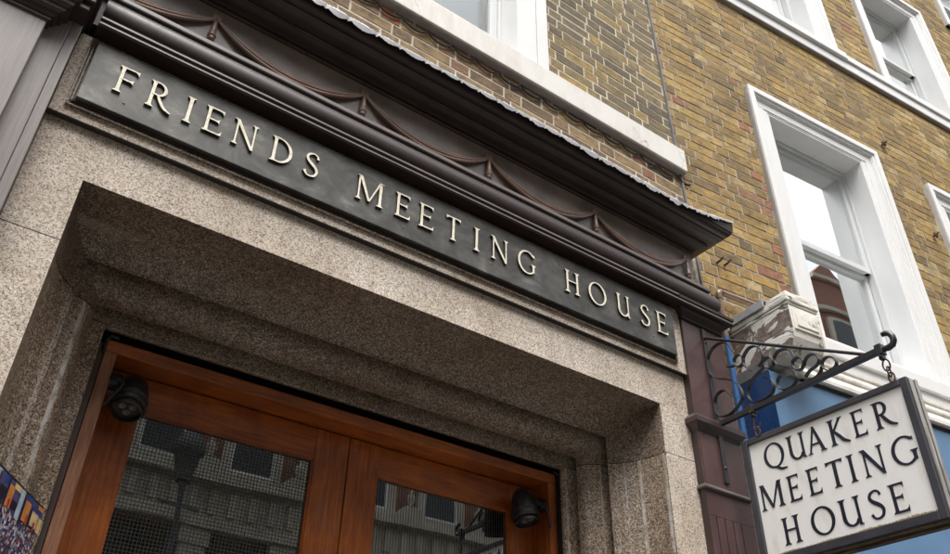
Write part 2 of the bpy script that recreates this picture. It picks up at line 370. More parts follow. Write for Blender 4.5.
# ------------------------------------------------------------------ letters (unit cap height), as strips of point pairs
def stem(x, y0, y1, w, s0=1, s1=1, s=.075):
    P = []
    a = w/2; e = .035
    if s0: P += [(y0, a+s), (y0+e*.6, a+s*.9), (y0+e*1.8, a+s*.15), (y0+.14, a*.97)]
    else: P += [(y0, a)]
    P += [((y0+y1)/2, a*.93)]
    if s1: P += [(y1-.14, a*.97), (y1-e*1.8, a+s*.15), (y1-e*.6, a+s*.9), (y1, a+s)]
    else: P += [(y1, a)]
    return [((x-h, y), (x+h, y)) for y, h in P]
def harm(x0, x1, y, t, up=.0, dn=.0):
    return [((x0, y-t/2), (x0, y+t/2)), ((x1-.11, y-t/2), (x1-.11, y+t/2)), ((x1-.035, y-t/2-dn*.35), (x1-.035, y+t/2+up*.35)), ((x1, y-t/2-dn), (x1+.01, y+t/2+up))]
def diag(p, q, w0, w1=None):
    w1 = w1 or w0
    return [((p[0]-w0/2, p[1]), (p[0]+w0/2, p[1])), ((q[0]-w1/2, q[1]), (q[0]+w1/2, q[1]))]
def arc(cx, cy, rx, ry, a0, a1, thin, thick, n=26, tilt=0):
    R_ = []
    for i in range(n+1):
        a = math.radians(a0 + (a1-a0)*i/n); c, s = math.cos(a), math.sin(a)
        t = thin + (thick-thin)*abs(math.cos(a-math.radians(tilt)))**1.4
        nx, ny = c, s
        R_.append(((cx+(rx-t/2)*c - nx*t/2, cy+(ry-t/2)*s - ny*t/2), (cx+(rx-t/2)*c + nx*t/2, cy+(ry-t/2)*s + ny*t/2)))
    return R_
def spine(P, T):
    pts = []; ts = []
    for i in range(len(P)-1):
        p0 = P[max(i-1,0)]; p1 = P[i]; p2 = P[i+1]; p3 = P[min(i+2, len(P)-1)]
        for k in range(5):
            t = k/5
            f = lambda a,b,c,d: .5*((2*b)+(-a+c)*t+(2*a-5*b+4*c-d)*t*t+(-a+3*b-3*c+d)*t**3)
            pts.append((f(p0[0],p1[0],p2[0],p3[0]), f(p0[1],p1[1],p2[1],p3[1]))); ts.append(T[i]*(1-t)+T[i+1]*t)
    pts.append(P[-1]); ts.append(T[-1]); out = []
    for i, p in enumerate(pts):
        a = pts[max(i-1,0)]; b = pts[min(i+1,len(pts)-1)]; dx, dy = b[0]-a[0], b[1]-a[1]; l = math.hypot(dx,dy) or 1
        n = (-dy/l, dx/l); out.append(((p[0]-n[0]*ts[i]/2, p[1]-n[1]*ts[i]/2), (p[0]+n[0]*ts[i]/2, p[1]+n[1]*ts[i]/2)))
    return out
def glyph(c, K=.135, k=.06):
    """strips for capital c, drawn from x=0; K stem width, k hairline"""
    h = K/2; x = .075 + h
    if c == 'I': return [stem(x, 0, 1, K)]
    if c == 'F': return [stem(x, 0, 1, K), harm(x, .60, 1-k/2, k, 0, .12), harm(x, .50, .52, k, .06, .06)]
    if c == 'E': return [stem(x, 0, 1, K), harm(x, .60, 1-k/2, k, 0, .12), harm(x, .50, .52, k, .06, .06), harm(x, .63, k/2, k, .13, 0)]
    if c == 'T':
        a = [((.02, .86), (.0, 1.0)), ((.06, 1-k*1.6), (.05, 1.0)), ((.14, 1-k), (.14, 1.0)), ((.50, 1-k), (.50, 1.0)), ((.59, 1-k*1.6), (.60, 1.0)), ((.62, .86), (.65, 1.0))]
        return [stem(.325, 0, .98, K, 1, 0), a]
    if c == 'H': return [stem(x, 0, 1, K), stem(.64, 0, 1, K), harm(x, .64, .52, k)[:2] + [((.64, .52-k/2), (.64, .52+k/2))]]
    if c == 'N': return [stem(.11, 0, .97, k*1.2, 1, 0), stem(.70, 0.02, 1, k*1.2, 0, 1), diag((.08, 1), (.70, -.02), K*1.25, K*.9), [((-.02, .97), (-.02, 1)), ((.12, .95), (.12, 1))]]
    if c == 'M': return [stem(.10, 0, 1, k*1.3, 1, 0), stem(.90, 0, 1, K, 1, 0), diag((.13, 1), (.50, .04), K*1.15, K*.8), diag((.87, 1), (.50, .04), k*1.25, k*1.1), [((.02, .97), (.02, 1)), ((.14, .96), (.14, 1))], [((.84, .96), (.84, 1)), ((1.0, .97), (1.0, 1))]]
    if c == 'O': return [arc(.47, .5, .47, .52, 0, 360, k, K*.98, 44, 8)]
    if c == 'Q': return [arc(.47, .5, .47, .52, 0, 360, k, K*.98, 44, 8), spine([(.42, .04), (.55, -.02), (.72, -.12), (.98, -.13)], [k, K*.8, K*.75, k*.6])]
    if c == 'D': return [stem(x, 0, 1, K), arc(.26, .5, .48, .5, -90, 90, k, K*1.02), [((x, 0), (x, k)), ((.28, 0), (.28, k))], [((x, 1-k), (x, 1)), ((.28, 1-k), (.28, 1))]]
    if c == 'R': return [stem(x, 0, 1, K), arc(.28, .735, .27, .265, -90, 90, k, K*.95), [((x, 1-k), (x, 1)), ((.29, 1-k), (.29, 1))], [((x, .47), (x, .47+k)), ((.29, .47), (.29, .47+k))],
                         spine([(.30, .50), (.42, .28), (.58, .09), (.80, -.01)], [K*.75, K*.95, K*.85, k*.7])]
    if c == 'U': return [stem(.11, .32, 1, K, 0, 1), arc(.37, .33, .325, .34, 180, 335, k*1.1, K, 24), stem(.64, 0, 1, k*1.5, 0, 1), [((.60, 0), (.60, .035)), ((.74, 0), (.74, .03))]]
    if c == 'S': return [spine([(.47, .80), (.42, .93), (.28, .975), (.13, .90), (.075, .765), (.15, .63), (.28, .53), (.42, .41), (.475, .27), (.41, .10), (.26, .03), (.12, .06), (.03, .20)],
                               [.10, k*1.1, k, K*.7, K*.85, K*.95, K*1.05, K*.95, K*.85, K*.7, k, k*1.1, .11])]
    if c == 'G': return [arc(.49, .5, .49, .52, 48, 318, k*1.1, K, 34), stem(.80, .10, .46, K, 0, 1, .07), [((.78, .80), (.865, .80)), ((.765, .86), (.85, .93))]]
    if c == 'A': return [diag((.08, 0), (.40, 1.0), k*1.3, k*1.5), diag((.72, 0), (.385, 1.03), K*1.15, K*.9), harm(.20, .60, .34, k)[:2] + [((.60, .34-k/2), (.60, .34+k/2))],
                         [((-.02, 0), (-.02, .03)), ((.19, 0), (.19, .03))], [((.58, 0), (.58, .03)), ((.85, 0), (.85, .03))]]
    if c == 'K': return [stem(x, 0, 1, K), diag((.16, .46), (.56, 1.0), k*1.6, k*1.6), [((.47, .97), (.47, 1)), ((.66, .97), (.66, 1))], spine([(.22, .54), (.40, .32), (.58, .10), (.80, -.01)], [K*.7, K*.95, K*.9, k*.7])]
def letter(c, o, ex, ey, n, h, wx, depth, name, mats, parent, K=.135, k=.06):
    """o origin at the base left, ex/ey unit axes in the plane, n outwards"""
    o, ex, ey, n = Vector(o), Vector(ex), Vector(ey), Vector(n)
    mb = MB()
    for q, st in enumerate(glyph(c, K, k)):
        d = depth + q*.0004
        F = [(o + ex*a[0]*h*wx + ey*a[1]*h + n*d, o + ex*b_[0]*h*wx + ey*b_[1]*h + n*d) for a, b_ in st]
        B = [(p - n*d, r - n*d) for p, r in F]
        cnt = len(F); ring_closed = (F[0][0]-F[-1][0]).length < 1e-4
        vs = []
        for (a, b_), (c_, d_) in zip(F, B): vs += [a, b_, c_, d_]
        fr = [(4*i, 4*i+1, 4*i+5, 4*i+4) for i in range(cnt-1)]
        sd = [(4*i, 4*i+4, 4*i+6, 4*i+2) for i in range(cnt-1)] + [(4*i+1, 4*i+3, 4*i+7, 4*i+5) for i in range(cnt-1)]
        if not ring_closed: sd += [(0, 2, 3, 1), (4*cnt-4, 4*cnt-3, 4*cnt-1, 4*cnt-2)]
        mb.add(vs, fr, 0); 
        mb.f += [[i + len(mb.v) - len(vs) for i in f] for f in sd]; mb.m += [1]*len(sd); mb.sm += [False]*len(sd); mb.t += [0.0]*len(sd)
    return mb.build(name, mats, parent)

# ------------------------------------------------------------------ brick courses
def courses(mb, x0f, x1f, z0, z1, holes, place, tint, seed=1, rh=.0757, gap=.0112, proud=.0022):
    """Flemish bond: mb gets one small irregular block per brick. place(x, out, z) -> world point"""
    rnd = random.Random(seed); row = 0; z = z0
    while z < z1 - 1e-6:
        xa, xb = x0f(z), x1f(z)
        x = xa - rnd.random()*.01 - (0 if row % 2 else .165); long_ = (row % 2 == 0)
        while x < xb:
            w = .214 if long_ else .102
            w += rnd.uniform(-.007, .007)
            a, b_ = max(x, xa), min(x + w, xb)
            segs = [(a, b_)]
            for (hx0, hx1, hz0, hz1) in holes:
                if z + rh - gap > hz0 and z < hz1:
                    ns = []
                    for p, q in segs:
                        if q <= hx0 or p >= hx1: ns.append((p, q)); continue
                        if p < hx0: ns.append((p, hx0))
                        if q > hx1: ns.append((hx1, q))
                    segs = ns
            for p, q in segs:
                if q - p < .012: continue
                pr = proud + rnd.uniform(-.0006, .0020); ti = rnd.uniform(-.0006, .0006); dz = rnd.uniform(-.002, .002)
                za, zb = z + dz, z + rh - gap + rnd.uniform(-.0025, .0025)
                e = .0011
                fr = [(p+e+rnd.uniform(-.002, .002), pr+ti, za+e), (q-e+rnd.uniform(-.002, .002), pr-ti, za+e+rnd.uniform(-.0015, .0015)), (q-e, pr-ti, zb-e), (p+e, pr+ti, zb-e)]
                bk = [(p, pr-.003, za), (q, pr-.003, za), (q, pr-.003, zb), (p, pr-.003, zb)]
                dp = [(p, -.006, za), (q, -.006, za), (q, -.006, zb), (p, -.006, zb)]
                vs = [place(*t_) for t_ in fr + bk + dp]
                mb.add(vs, [(0,1,2,3), (4,5,1,0), (5,6,2,1), (6,7,3,2), (7,4,0,3), (8,9,5,4), (9,10,6,5), (10,11,7,6), (11,8,4,7)], 0, False, tint(rnd, (p+q)/2, z))
            x += w + gap; long_ = not long_
        z += rh; row += 1

# ================================================================== MEETING HOUSE
seam = lambda z: 3.20 - .033*(z - 2.6)           # the joint between the two houses leans a little
mh = thing('meeting_house', (1.35, 2.25, 0), 'yellow brick meeting house with granite doorway and dark brown cornice with swags', 'building')
BX0 = -.6
win = (.55, 2.12, 3.45, 6.2)
mb = MB()
courses(mb, lambda z: BX0, lambda z: seam(z), 2.50, 3.44, [], lambda x, o, z: (x, 2.402 - o, Z(z)), lambda r, x, z: r.random(), 3, proud=.0012)
br = mb.build('lower_brickwork', 'red_brick', mh, recalc=False); br['label'] = 'reddish brickwork below the white window sill'
mb = MB()
courses(mb, lambda z: BX0, lambda z: seam(z), 3.44, 6.3, [win], lambda x, o, z: (x, 2.402 - o, Z(z)), lambda r, x, z: r.random(), 4, proud=.0010)
br = mb.build('upper_brickwork', 'grimy_brick', mh, recalc=False)
mb = MB()
for a, b_, c_, d_ in ((BX0, 3.16, -1.6, 3.45), (BX0, win[0], 3.45, 6.6), (win[1]-.02, 3.10, 3.45, 6.6), (win[0], win[1]-.02, 6.2, 6.6)):
    mb.box(a, b_, 2.402, 2.80 if c_ > 3 else 2.62, Z(c_), Z(d_)) if c_ > 3 else None
mb.box(BX0, 3.17, 2.402, 2.80, Z(1.95), Z(3.45))
mb.add([(3.08, 2.4015, Z(1.95)), (seam(1.95), 2.4015, Z(1.95)), (seam(6.6), 2.4015, Z(6.6)), (3.08, 2.4015, Z(6.6))], [(0,1,2,3)])
mb.build('mortar_backing', 'pale_mortar', mh)
# walls either side of / above the doorway, behind the granite
mb = MB(); mb.box(-.6, .08, 2.36, 3.0, 0, Z(1.95)); mb.box(2.62, 3.16, 2.36, 3.0, 0, Z(1.95)); mb.box(.08, 2.62, 2.72, 3.0, Z(1.46), Z(1.95)); mb.box(.08, 2.62, 2.32, 2.72, Z(1.70), Z(1.95))
mb.box(2.342, 2.62, 2.668, 3.42, 0, Z(1.46)); mb.box(.08, .340, 2.668, 3.42, 0, Z(1.46)); mb.build('inner_wall', 'interior', mh)  # side blocks added here to stop light leaking past the door frame

# granite
xL, xR, zT, G0 = .107, 2.575, 1.656, 2.25
mb = MB(); JZ = 1.428
for a, b_ in ((-.056, xL), (xR, 2.757)):
    mb.box(a, b_, G0, 2.36, Z(-1.15), Z(-.42)); mb.box(a, b_, G0, 2.36, Z(-.417), Z(JZ-.0018)); mb.box(a, b_, G0, 2.36, Z(JZ+.0018), Z(zT))
    mb.box(a, b_, G0+.008, 2.36, Z(JZ-.0018), Z(JZ+.0018)); mb.box(a, b_, G0+.008, 2.36, Z(-.42), Z(-.417)); mb.box(a-0, b_, G0-.02, 2.36, 0, Z(-1.15))
mb.box(-.056, 2.757, G0, 2.36, Z(zT), Z(1.866))
gs = mb.build('granite_face', 'granite', mh)
mb = MB(); mb.box(-.056, 2.757, 2.2265, 2.36, Z(1.848), Z(2.20)); sb = mb.build('string_band', 'granite', mh, bevel=.0012)
mb = MB(); mb.box(-.056, 2.757, 2.2285, 2.2510, Z(1.8445), Z(1.8478)); mb.build('grimy_shade_strip', 'grime_shade', sb)  # near-black strip: under-ledge shade and its grime put into one colour
mb = MB(); mb.box(-.003, 2.680, 2.2120, 2.2262, Z(1.9005), Z(1.9095)); mb.build('hollow_shade', 'grime_shade', sb)  # near-black strip painting in the shadow beneath the name plate
# raised rim round the name plate: lip, hollow, and a dark rebate under the plate
mb = MB()
mb.box(-.0195, 2.697, 2.2145, 2.2285, Z(1.8835), Z(1.8895)); mb.box(-.0195, -.0125, 2.2145, 2.2285, Z(1.8897), Z(2.19)); mb.box(2.690, 2.697, 2.2145, 2.2285, Z(1.8897), Z(2.19))
mb.box(-.0095, 2.688, 2.2185, 2.2295, Z(1.8930), Z(1.8985)); mb.box(-.0095, -.0035, 2.2105, 2.2295, Z(1.8990), Z(2.19)); mb.box(2.681, 2.688, 2.2105, 2.2295, Z(1.8990), Z(2.19))
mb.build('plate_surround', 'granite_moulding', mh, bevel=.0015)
# moulded reveal: sweep of (inset, depth) round the opening
prof = [(0, 2.25), (.003, 2.285), (.008, 2.325), (.016, 2.362), (.027, 2.395), (.041, 2.425), (.058, 2.452), (.076, 2.475), (.092, 2.489), (.103, 2.494), (.1045, 2.4975), (.072, 2.500), (.070, 2.528),
        (.109, 2.530), (.118, 2.531), (.130, 2.535), (.146, 2.543), (.161, 2.555), (.174, 2.572), (.184, 2.594), (.188, 2.612), (.164, 2.6145), (.162, 2.640), (.205, 2.645), (.236, 2.647), (.240, 2.650), (.240, 2.664)]
def sweep(mb, P, z0, z1, top, inset=0):
    if top:
        rows = []
        for s, y in P:
            s -= inset
            rows.append([(xL+s, y, Z(z1)), (xL+s, y, Z(zT-s)), (xR-s, y, Z(zT-s)), (xR-s, y, Z(z1))])
        mb.grid(rows, 0, True)
    else:
        for sgn, xx in ((1, xL), (-1, xR)):
            mb.grid([[(xx+sgn*(s-inset), y, Z(z0)), (xx+sgn*(s-inset), y, Z(z1))] for s, y in P], 0, True)
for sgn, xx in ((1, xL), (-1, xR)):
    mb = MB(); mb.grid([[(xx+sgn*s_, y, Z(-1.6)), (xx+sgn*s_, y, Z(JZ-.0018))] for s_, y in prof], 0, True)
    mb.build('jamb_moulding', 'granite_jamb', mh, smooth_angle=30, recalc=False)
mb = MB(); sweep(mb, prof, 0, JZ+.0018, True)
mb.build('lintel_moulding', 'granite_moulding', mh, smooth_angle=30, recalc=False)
for sgn, xx in ((1, xL), (-1, xR)):
    mb = MB(); mb.grid([[(xx+sgn*(s_-.007), y, Z(JZ-.02)), (xx+sgn*(s_-.007), y, Z(JZ+.02))] for s_, y in prof], 0, True); mb.build('stone_joint', 'interior', mh, recalc=False)

# door frame and doors
FX0, FX1, FZ = .373, 2.330, 1.402
t_ = .041
mb = MB(); mb.box(FX0, FX1, 2.6905, 2.84, Z(FZ-.045), Z(FZ)); fr = mb.build('door_frame', 'mahogany_rail', mh, bevel=.004)
for a, b_ in ((FX0, FX0+t_), (FX1-t_, FX1)):
    mb = MB(); mb.box(a, b_, 2.690, 2.84, 0, Z(FZ-.0455)); mb.build('upright', 'weathered_mahogany' if a < 1 else 'mahogany_upright', fr, bevel=.003)
mb = MB(); mb.box(FX0-.022, FX0-.004, 2.682, 2.80, 0, Z(1.38)); mb.build('sealing_strip', 'brown_strip', fr)
mb = MB(); mb.box(FX1+.003, FX1+.012, 2.70, 2.80, 0, Z(1.38)); mb.build('sealing_strip', 'brown_strip', fr)
mb = MB(); mb.tube([(FX0-.006, 2.675, Z(1.34)), (FX0-.008, 2.672, Z(1.385)), (FX0+.004, 2.672, Z(1.405)), (FX0+.03, 2.68, Z(1.408))], .006, 8); mb.build('cable_loop', 'cable_black', fr)
mb = MB(); mb.tube([(FX1-.02, 2.68, Z(1.405)), (FX1+.012, 2.672, Z(1.395)), (FX1+.024, 2.672, Z(1.36)), (FX1+.02, 2.675, Z(1.31)), (FX1+.012, 2.70, Z(1.28))], .005, 8); mb.build('cable_loop', 'cable_black', fr)
def door(x0, x1, px0, px1, wires_both, gx):
    y = 2.800; top = 1.352; pt, pb = 1.228, -.55
    d = bpy.data.objects.new('door', None); col.objects.link(d); d.parent = mh; ROOT[d.name] = ROOT[mh.name]; d.empty_display_size = .1
    for a, b_ in ((x0, px0), (px1, x1)):
        mb = MB(); mb.box(a, b_, y, y+.045, Z(-1.58), Z(top)); mb.build('stile', 'mahogany_upright', d, bevel=.003)
    for a, b_ in ((pt, top), (-1.58, pb)):
        mb = MB(); mb.box(px0, px1, y+.0015, y+.0435, Z(a), Z(b_)); mb.build('rail', 'mahogany_rail', d, bevel=.003)
    mb = MB(); mb.box(px0, px1, y+.022, y+.026, Z(pb), Z(pt)); mb.build('pane', 'door_glass', d)
    mb = MB(); yy = y+.019
    x = px0 + .006
    while x < px1: mb.box(x-.0007, x+.0007, yy, yy+.001, Z(pb), Z(pt)); x += .0125
    if wires_both:
        z = pt - .008
        while z > .3: mb.box(px0, px1, yy-.0012, yy-.0002, Z(z-.0007), Z(z+.0007)); z -= .0125
    mb.build('wire_mesh', 'wire', d)
    mb = MB(); mb.box(px0+.0, px0+.006, y+.006, y+.02, Z(pb), Z(pt)); mb.box(px1-.006, px1, y+.006, y+.02, Z(pb), Z(pt)); mb.box(px0, px1, y+.006, y+.02, Z(pt-.006), Z(pt)); mb.build('glazing_bead', 'mahogany_rail', d)
    mb = MB(); mb.tube([(gx, y-.03, Z(-.75)), (gx, y-.06, Z(-.72)), (gx, y-.06, Z(-.28)), (gx, y-.03, Z(-.25))], .012, 10); mb.build('handle', 'gilt', d)
    return d
door(.416, 1.3588, .552, 1.219, True, 1.30)
door(1.3634, 2.288, 1.496, 2.157, False, 1.42)
mb = MB(); mb.box(.30, 2.42, 3.35, 3.40, 0, Z(1.45)); mb.box(.28, .30, 2.85, 3.40, 0, Z(1.45)); mb.box(2.42, 2.44, 2.85, 3.40, 0, Z(1.45)); mb.box(.28, 2.44, 2.85, 3.4, Z(1.46), Z(1.48)); mb.build('lobby_wall', 'interior', mh)

# cornice, frieze, lower moulding
CX0, FXR, FY = -.10, 2.976, 2.266
mb = MB()
cp = [(-.001, 2.660), (.006, 2.662), (.008, 2.670), (.006, 2.678), (.018, 2.679), (.022, 2.690), (.040, 2.694), (.056, 2.700), (.062, 2.703), (.066, 2.710), (.064, 2.718), (.074, 2.720), (.084, 2.722), (.100, 2.727),
      (.112, 2.732), (.120, 2.738), (.128, 2.742), (.130, 2.750), (.138, 2.752), (.150, 2.758), (.158, 2.768), (.162, 2.780), (.163, 2.792)]
mould(mb, [(p, Z(z)) for p, z in cp], CX0+.2, FXR, FY, 2.42, left=False)
mb.add([(CX0, FY-.163, Z(2.793)), (FXR+.163, FY-.163, Z(2.793)), (FXR+.163, 2.42, Z(2.86)), (CX0, 2.42, Z(2.86))], [(0,1,2,3)])
cn = mb.build('cornice', 'cornice_paint', mh, smooth_angle=25)
for v_ in cn.data.vertices:
    if v_.co.x + 1.35 < .11: v_.co.x -= .2
# ragged lead dressed over the cornice edge
mb = MB(); rows = [[], [], [], [], []]; rnd = random.Random(5); cus = [-.12]
while cus[-1] < 3.2: cus.append(cus[-1] + rnd.uniform(.075, .135))
amps = [rnd.uniform(.55, 1.15) for _ in cus]; x = -.1
while x < 3.155:
    k = max(i for i, c in enumerate(cus) if c <= x); ph = (x - cus[k]) / (cus[k+1] - cus[k])
    fade = 1.0
    lobe = math.sin(PI*ph)**.6 * amps[k] * fade; near = min(ph, 1-ph)*(cus[k+1]-cus[k]); drip = max(0, 1 - near/.009) * (.6+.6*amps[k])
    end = max(0, (x - 2.78) / .375); lift = .062*end**1.3
    if end > 0: lobe *= .5
    jag = rnd.uniform(-.002, .002); zt = 2.798 + lift + .004*math.sin(x*4.3)
    rows[0].append((x, 2.16, Z(zt+.018))); rows[1].append((x, 2.103+jag*.5, Z(zt+.009))); rows[2].append((x, 2.094-.004*lobe+jag, Z(zt+.002)))
    rows[3].append((x, 2.088-.010*lobe, Z(zt-.004-.016*lobe))); rows[4].append((x, 2.087-.006*lobe+.003*drip, Z(zt-.008-.040*lobe-.018*drip+jag)))
    x += .006
mb.grid(rows, 0, False)
lf = mb.build('lead_flashing', 'lead', cn, recalc=False)
md = lf.modifiers.new('Solidify', 'SOLIDIFY'); md.thickness = .002; md.offset = 1
# turned-up cap at the right end
mb = MB(); pts0 = []; pts1 = []
for i in range(12):
    t = i/11; xx = 2.80 + .352*t
    pts0.append((xx, 2.100, Z(2.786))); pts1.append((xx, 2.092, Z(2.792 + .060*t**1.2 + .004*math.sin(i*2.1))))
mb.grid([pts0, pts1], 0, False); mb.grid([[(3.139, 2.103, Z(2.77)), (3.139, 2.3, Z(2.79))], [(3.152, 2.092, Z(2.853)), (3.146, 2.3, Z(2.86))]], 0, False)
o = mb.build('bent_cap', 'cornice_paint', cn, recalc=False); md = o.modifiers.new('Solidify', 'SOLIDIFY'); md.thickness = .003
mb = MB(); mb.box(-.30, FXR, FY, 2.42, Z(2.30), Z(2.70)); fz = mb.build('frieze', 'frieze_paint', mh)
mb = MB()
lp = [(-.002, 2.475), (.010, 2.470), (.038, 2.438), (.050, 2.432), (.050, 2.410), (.044, 2.405), (.034, 2.400), (.034, 2.392), (.046, 2.388), (.062, 2.378), (.073, 2.362), (.078, 2.344), (.078, 2.325), (.074, 2.306), (.066, 2.290), (.054, 2.278), (.048, 2.274),
      (.050, 2.262), (.076, 2.260), (.094, 2.257), (.097, 2.252), (.097, 2.242), (.092, 2.238), (.090, 2.230), (.106, 2.216), (.110, 2.213), (.110, 2.2035), (.104, 2.199), (.02, 2.197)]
mould(mb, [(p, Z(z)) for p, z in lp], -.02, FXR, FY, 2.42, left=False)
lm = mb.build('lower_moulding', 'cornice_paint', mh, smooth_angle=28)
for p, za, zb, par in ((.0095, 2.664, 2.671, cn), (.0675, 2.704, 2.712, cn), (.0515, 2.413, 2.431, lm), (.0985, 2.243, 2.252, lm), (.1115, 2.2045, 2.2125, lm)):
    mb = MB(); mb.box(-.09 if par is cn else -.02, FXR+p, FY-p, FY-p+.0025, Z(za), Z(zb)); mb.build('fillet', 'worn_lit_fillet', par, bevel=.0008)
# swags and tassels
pins = [-.306 + .645*i for i in range(6)]
def sw(x0, x1):
    mb = MB(); n = 30
    for off, zz, rr in ((-.004, .019, .0058), (.004, .008, .0062), (.007, -.004, .0066), (-.010, -.004, .016), (.002, -.018, .0095)):
        pts = []; rs = []
        for i in range(n+1):
            t = i/n; q = 1-(2*t-1)**2; x = x0 + (x1-x0)*t
            z = 2.602 - .128*q**.95; th = .30 + .70*q**.8
            pts.append((x, FY - .010 - .010*q - off*th, Z(z + zz*th*1.05))); rs.append(rr*th*.92)
        mb.tube(pts, [q*1.32 for q in rs], 8)
    return mb
for i in range(5): 
    sw(pins[i], pins[i+1]).build('swag', 'swag_paint', fz, smooth_angle=60)
for x in pins[1:]:
    mb = MB(); mb.lathe([(0, .014), (.005, .0145), (.007, .012), (.010, .012), (.013, .015), (.018, .014), (.020, .010), (.0205, 0)], (x, FY, Z(2.606)), (0, -1, 0), 18); ro = mb.build('rosette', 'swag_paint', fz)
    mb = MB(); mb.lathe([(0, 0), (.006, .004), (.009, .03), (.0115, .065), (.014, .092), (.0165, .097), (.0165, .103), (.010, .107), (.0145, .114), (.012, .122), (.007, .125), (.008, .130), (0, .134)], (x-.002, FY-.014, Z(2.596)), (0, 0, -1), 16)
    mb.build('tassel', 'swag_paint', ro)

# pilaster
PX0, PX1, PY = 2.757, 3.045, 2.212
mb = MB()
mb.box(PX0, PX1, PY, 2.42, Z(1.32), Z(2.20)); mb.box(PX0+.0, PX1, PY+.014, 2.42, 0, Z(1.30))
mb.box(PX0+.008, PX0+.022, PY-.004, PY+.01, Z(1.32), Z(1.56))
# reeds of the lower shaft stand between the grooves
gr = [2.787 + .0, 2.838, 2.889, 2.940, 2.991]
xs = [PX0] + [2.800, 2.852, 2.904, 2.956] + [PX1]
for i in range(5):
    a = xs[i] + (.0033 if i else 0); b_ = xs[i+1] - (.0033 if i < 4 else 0); mb.box(a, b_, PY, PY+.02, 0, Z(1.185))
mb.box(PX0, PX1, PY-.0005, PY+.0205, Z(1.185), Z(1.299))
pl = mb.build('pilaster', 'pilaster_paint', mh, bevel=.002)
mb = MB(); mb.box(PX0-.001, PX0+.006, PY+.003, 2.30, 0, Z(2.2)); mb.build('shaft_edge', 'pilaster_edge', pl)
mb = MB(); mould(mb, [(0, Z(2.163)), (.004, Z(2.168)), (.006, Z(2.176)), (.016, Z(2.190)), (.026, Z(2.202)), (.040, Z(2.212)), (.044, Z(2.215)), (.044, Z(2.223)), (.052, Z(2.226)), (.053, Z(2.240)), (.0, Z(2.246))], PX0, PX1-.005, PY-.004, 2.42)
mb.box(PX0-.006, PX1+.001, PY-.010, 2.42, Z(2.148), Z(2.160))
mb.build('capital', 'cornice_paint', pl, smooth_angle=25)
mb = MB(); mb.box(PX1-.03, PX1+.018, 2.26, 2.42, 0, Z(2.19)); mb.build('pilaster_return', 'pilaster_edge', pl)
mb = MB(); mould(mb, [(0, Z(1.562)), (.006, Z(1.568)), (.012, Z(1.580)), (.024, Z(1.596)), (.030, Z(1.600)), (.030, Z(1.622)), (.016, Z(1.640)), (.0, Z(1.652))], PX0, PX1-.012, PY, 2.42); mb.build('band', 'pilaster_dark', pl, smooth_angle=25)
mb = MB(); mould(mb, [(0, Z(1.296)), (.008, Z(1.297)), (.014, Z(1.302)), (.014, Z(1.311)), (.008, Z(1.317)), (0, Z(1.322))], PX0, PX1-.006, PY, 2.42); mb.build('band', 'band_paint', pl, smooth_angle=50)

# first-floor window of the meeting house
mb = MB()
mb.box(2.045, 2.122, 2.368, 2.56, Z(3.60), Z(6.25)); mb.box(1.905, 2.043, 2.376, 2.56, Z(3.60), Z(6.13)); mb.box(.55, .627, 2.368, 2.56, Z(3.60), Z(6.25)); mb.box(.629, .767, 2.376, 2.56, Z(3.60), Z(6.13))
mb.box(.627, 2.045, 2.370, 2.56, Z(6.13), Z(6.25)); mb.box(.767, 1.905, 2.378, 2.56, Z(6.02), Z(6.13))
wn = mb.build('window', 'white_paint', mh, bevel=.002)
mb = MB(); mb.box(1.886, 1.9045, 2.53, 2.56, Z(3.60), Z(6.02)); mb.box(1.835, 1.885, 2.545, 2.60, Z(3.60), Z(6.02)); mb.box(.7675, .835, 2.545, 2.60, Z(3.60), Z(6.02)); mb.box(.835, 1.835, 2.545, 2.60, Z(5.94), Z(6.02)); mb.box(.836, 1.834, 2.546, 2.60, Z(3.60), Z(3.66))
mb.build('sash', 'sash_paint', wn, bevel=.002)
mb = MB(); mb.box(.83, 1.84, 2.572, 2.576, Z(3.64), Z(5.96)); mb.build('pane', 'dim_glass', wn)
def curtain(name, pts, z0, z1, parent, amp=.012, n=60):
    a, b_ = Vector(pts[0]), Vector(pts[1]); d = (b_-a); nn = Vector((d.y, -d.x, 0)).normalized(); rr = [[], []]
    for i in range(n+1):
        t = i/n; p = a + d*t + nn*amp*(math.sin(t*58)+.5*math.sin(t*23+1)); rr[0].append((p.x, p.y, Z(z0))); rr[1].append((p.x, p.y, Z(z1)))
    mb = MB(); mb.grid(rr, 0, True); return mb.build(name, 'curtain', parent, recalc=False)
curtain('curtain', ((.80, 2.66, 0), (1.88, 2.66, 0)), 3.6, 6.0, wn)
mb = MB(); mb.box(.7, 2.0, 2.79, 2.81, Z(3.55), Z(6.2)); mb.build('room_wall', 'interior', wn)
mb = MB()
mb.add([(.30, 2.353, Z(3.437)), (3.196, 2.353, Z(3.437)), (3.196, 2.353, Z(3.612)), (.30, 2.353, Z(3.612)), (.30, 2.56, Z(3.437)), (3.196, 2.56, Z(3.437)), (3.196, 2.56, Z(3.64)), (.30, 2.56, Z(3.64))],
       [(0,1,2,3), (3,2,6,7), (0,4,5,1), (1,5,6,2), (0,3,7,4)])
sl = mb.build('sill', 'sill_paint', wn, bevel=.004)
for P in ([(.98, 3.415), (1.030, 3.575), (1.055, 3.563), (1.083, 3.566), (1.115, 3.531), (1.140, 3.528), (1.178, 3.560), (1.205, 3.546)], [(1.140, 3.528), (1.141, 3.498), (1.128, 3.447)], [(1.205, 3.546), (1.24, 3.552), (1.28, 3.60)]):
    mb = MB(); mb.tube(smooth_([(x, 2.3530, Z(z)) for x, z in P if z > 3.44]), .0011, 5); mb.build('crack', 'grime_shade', sl)
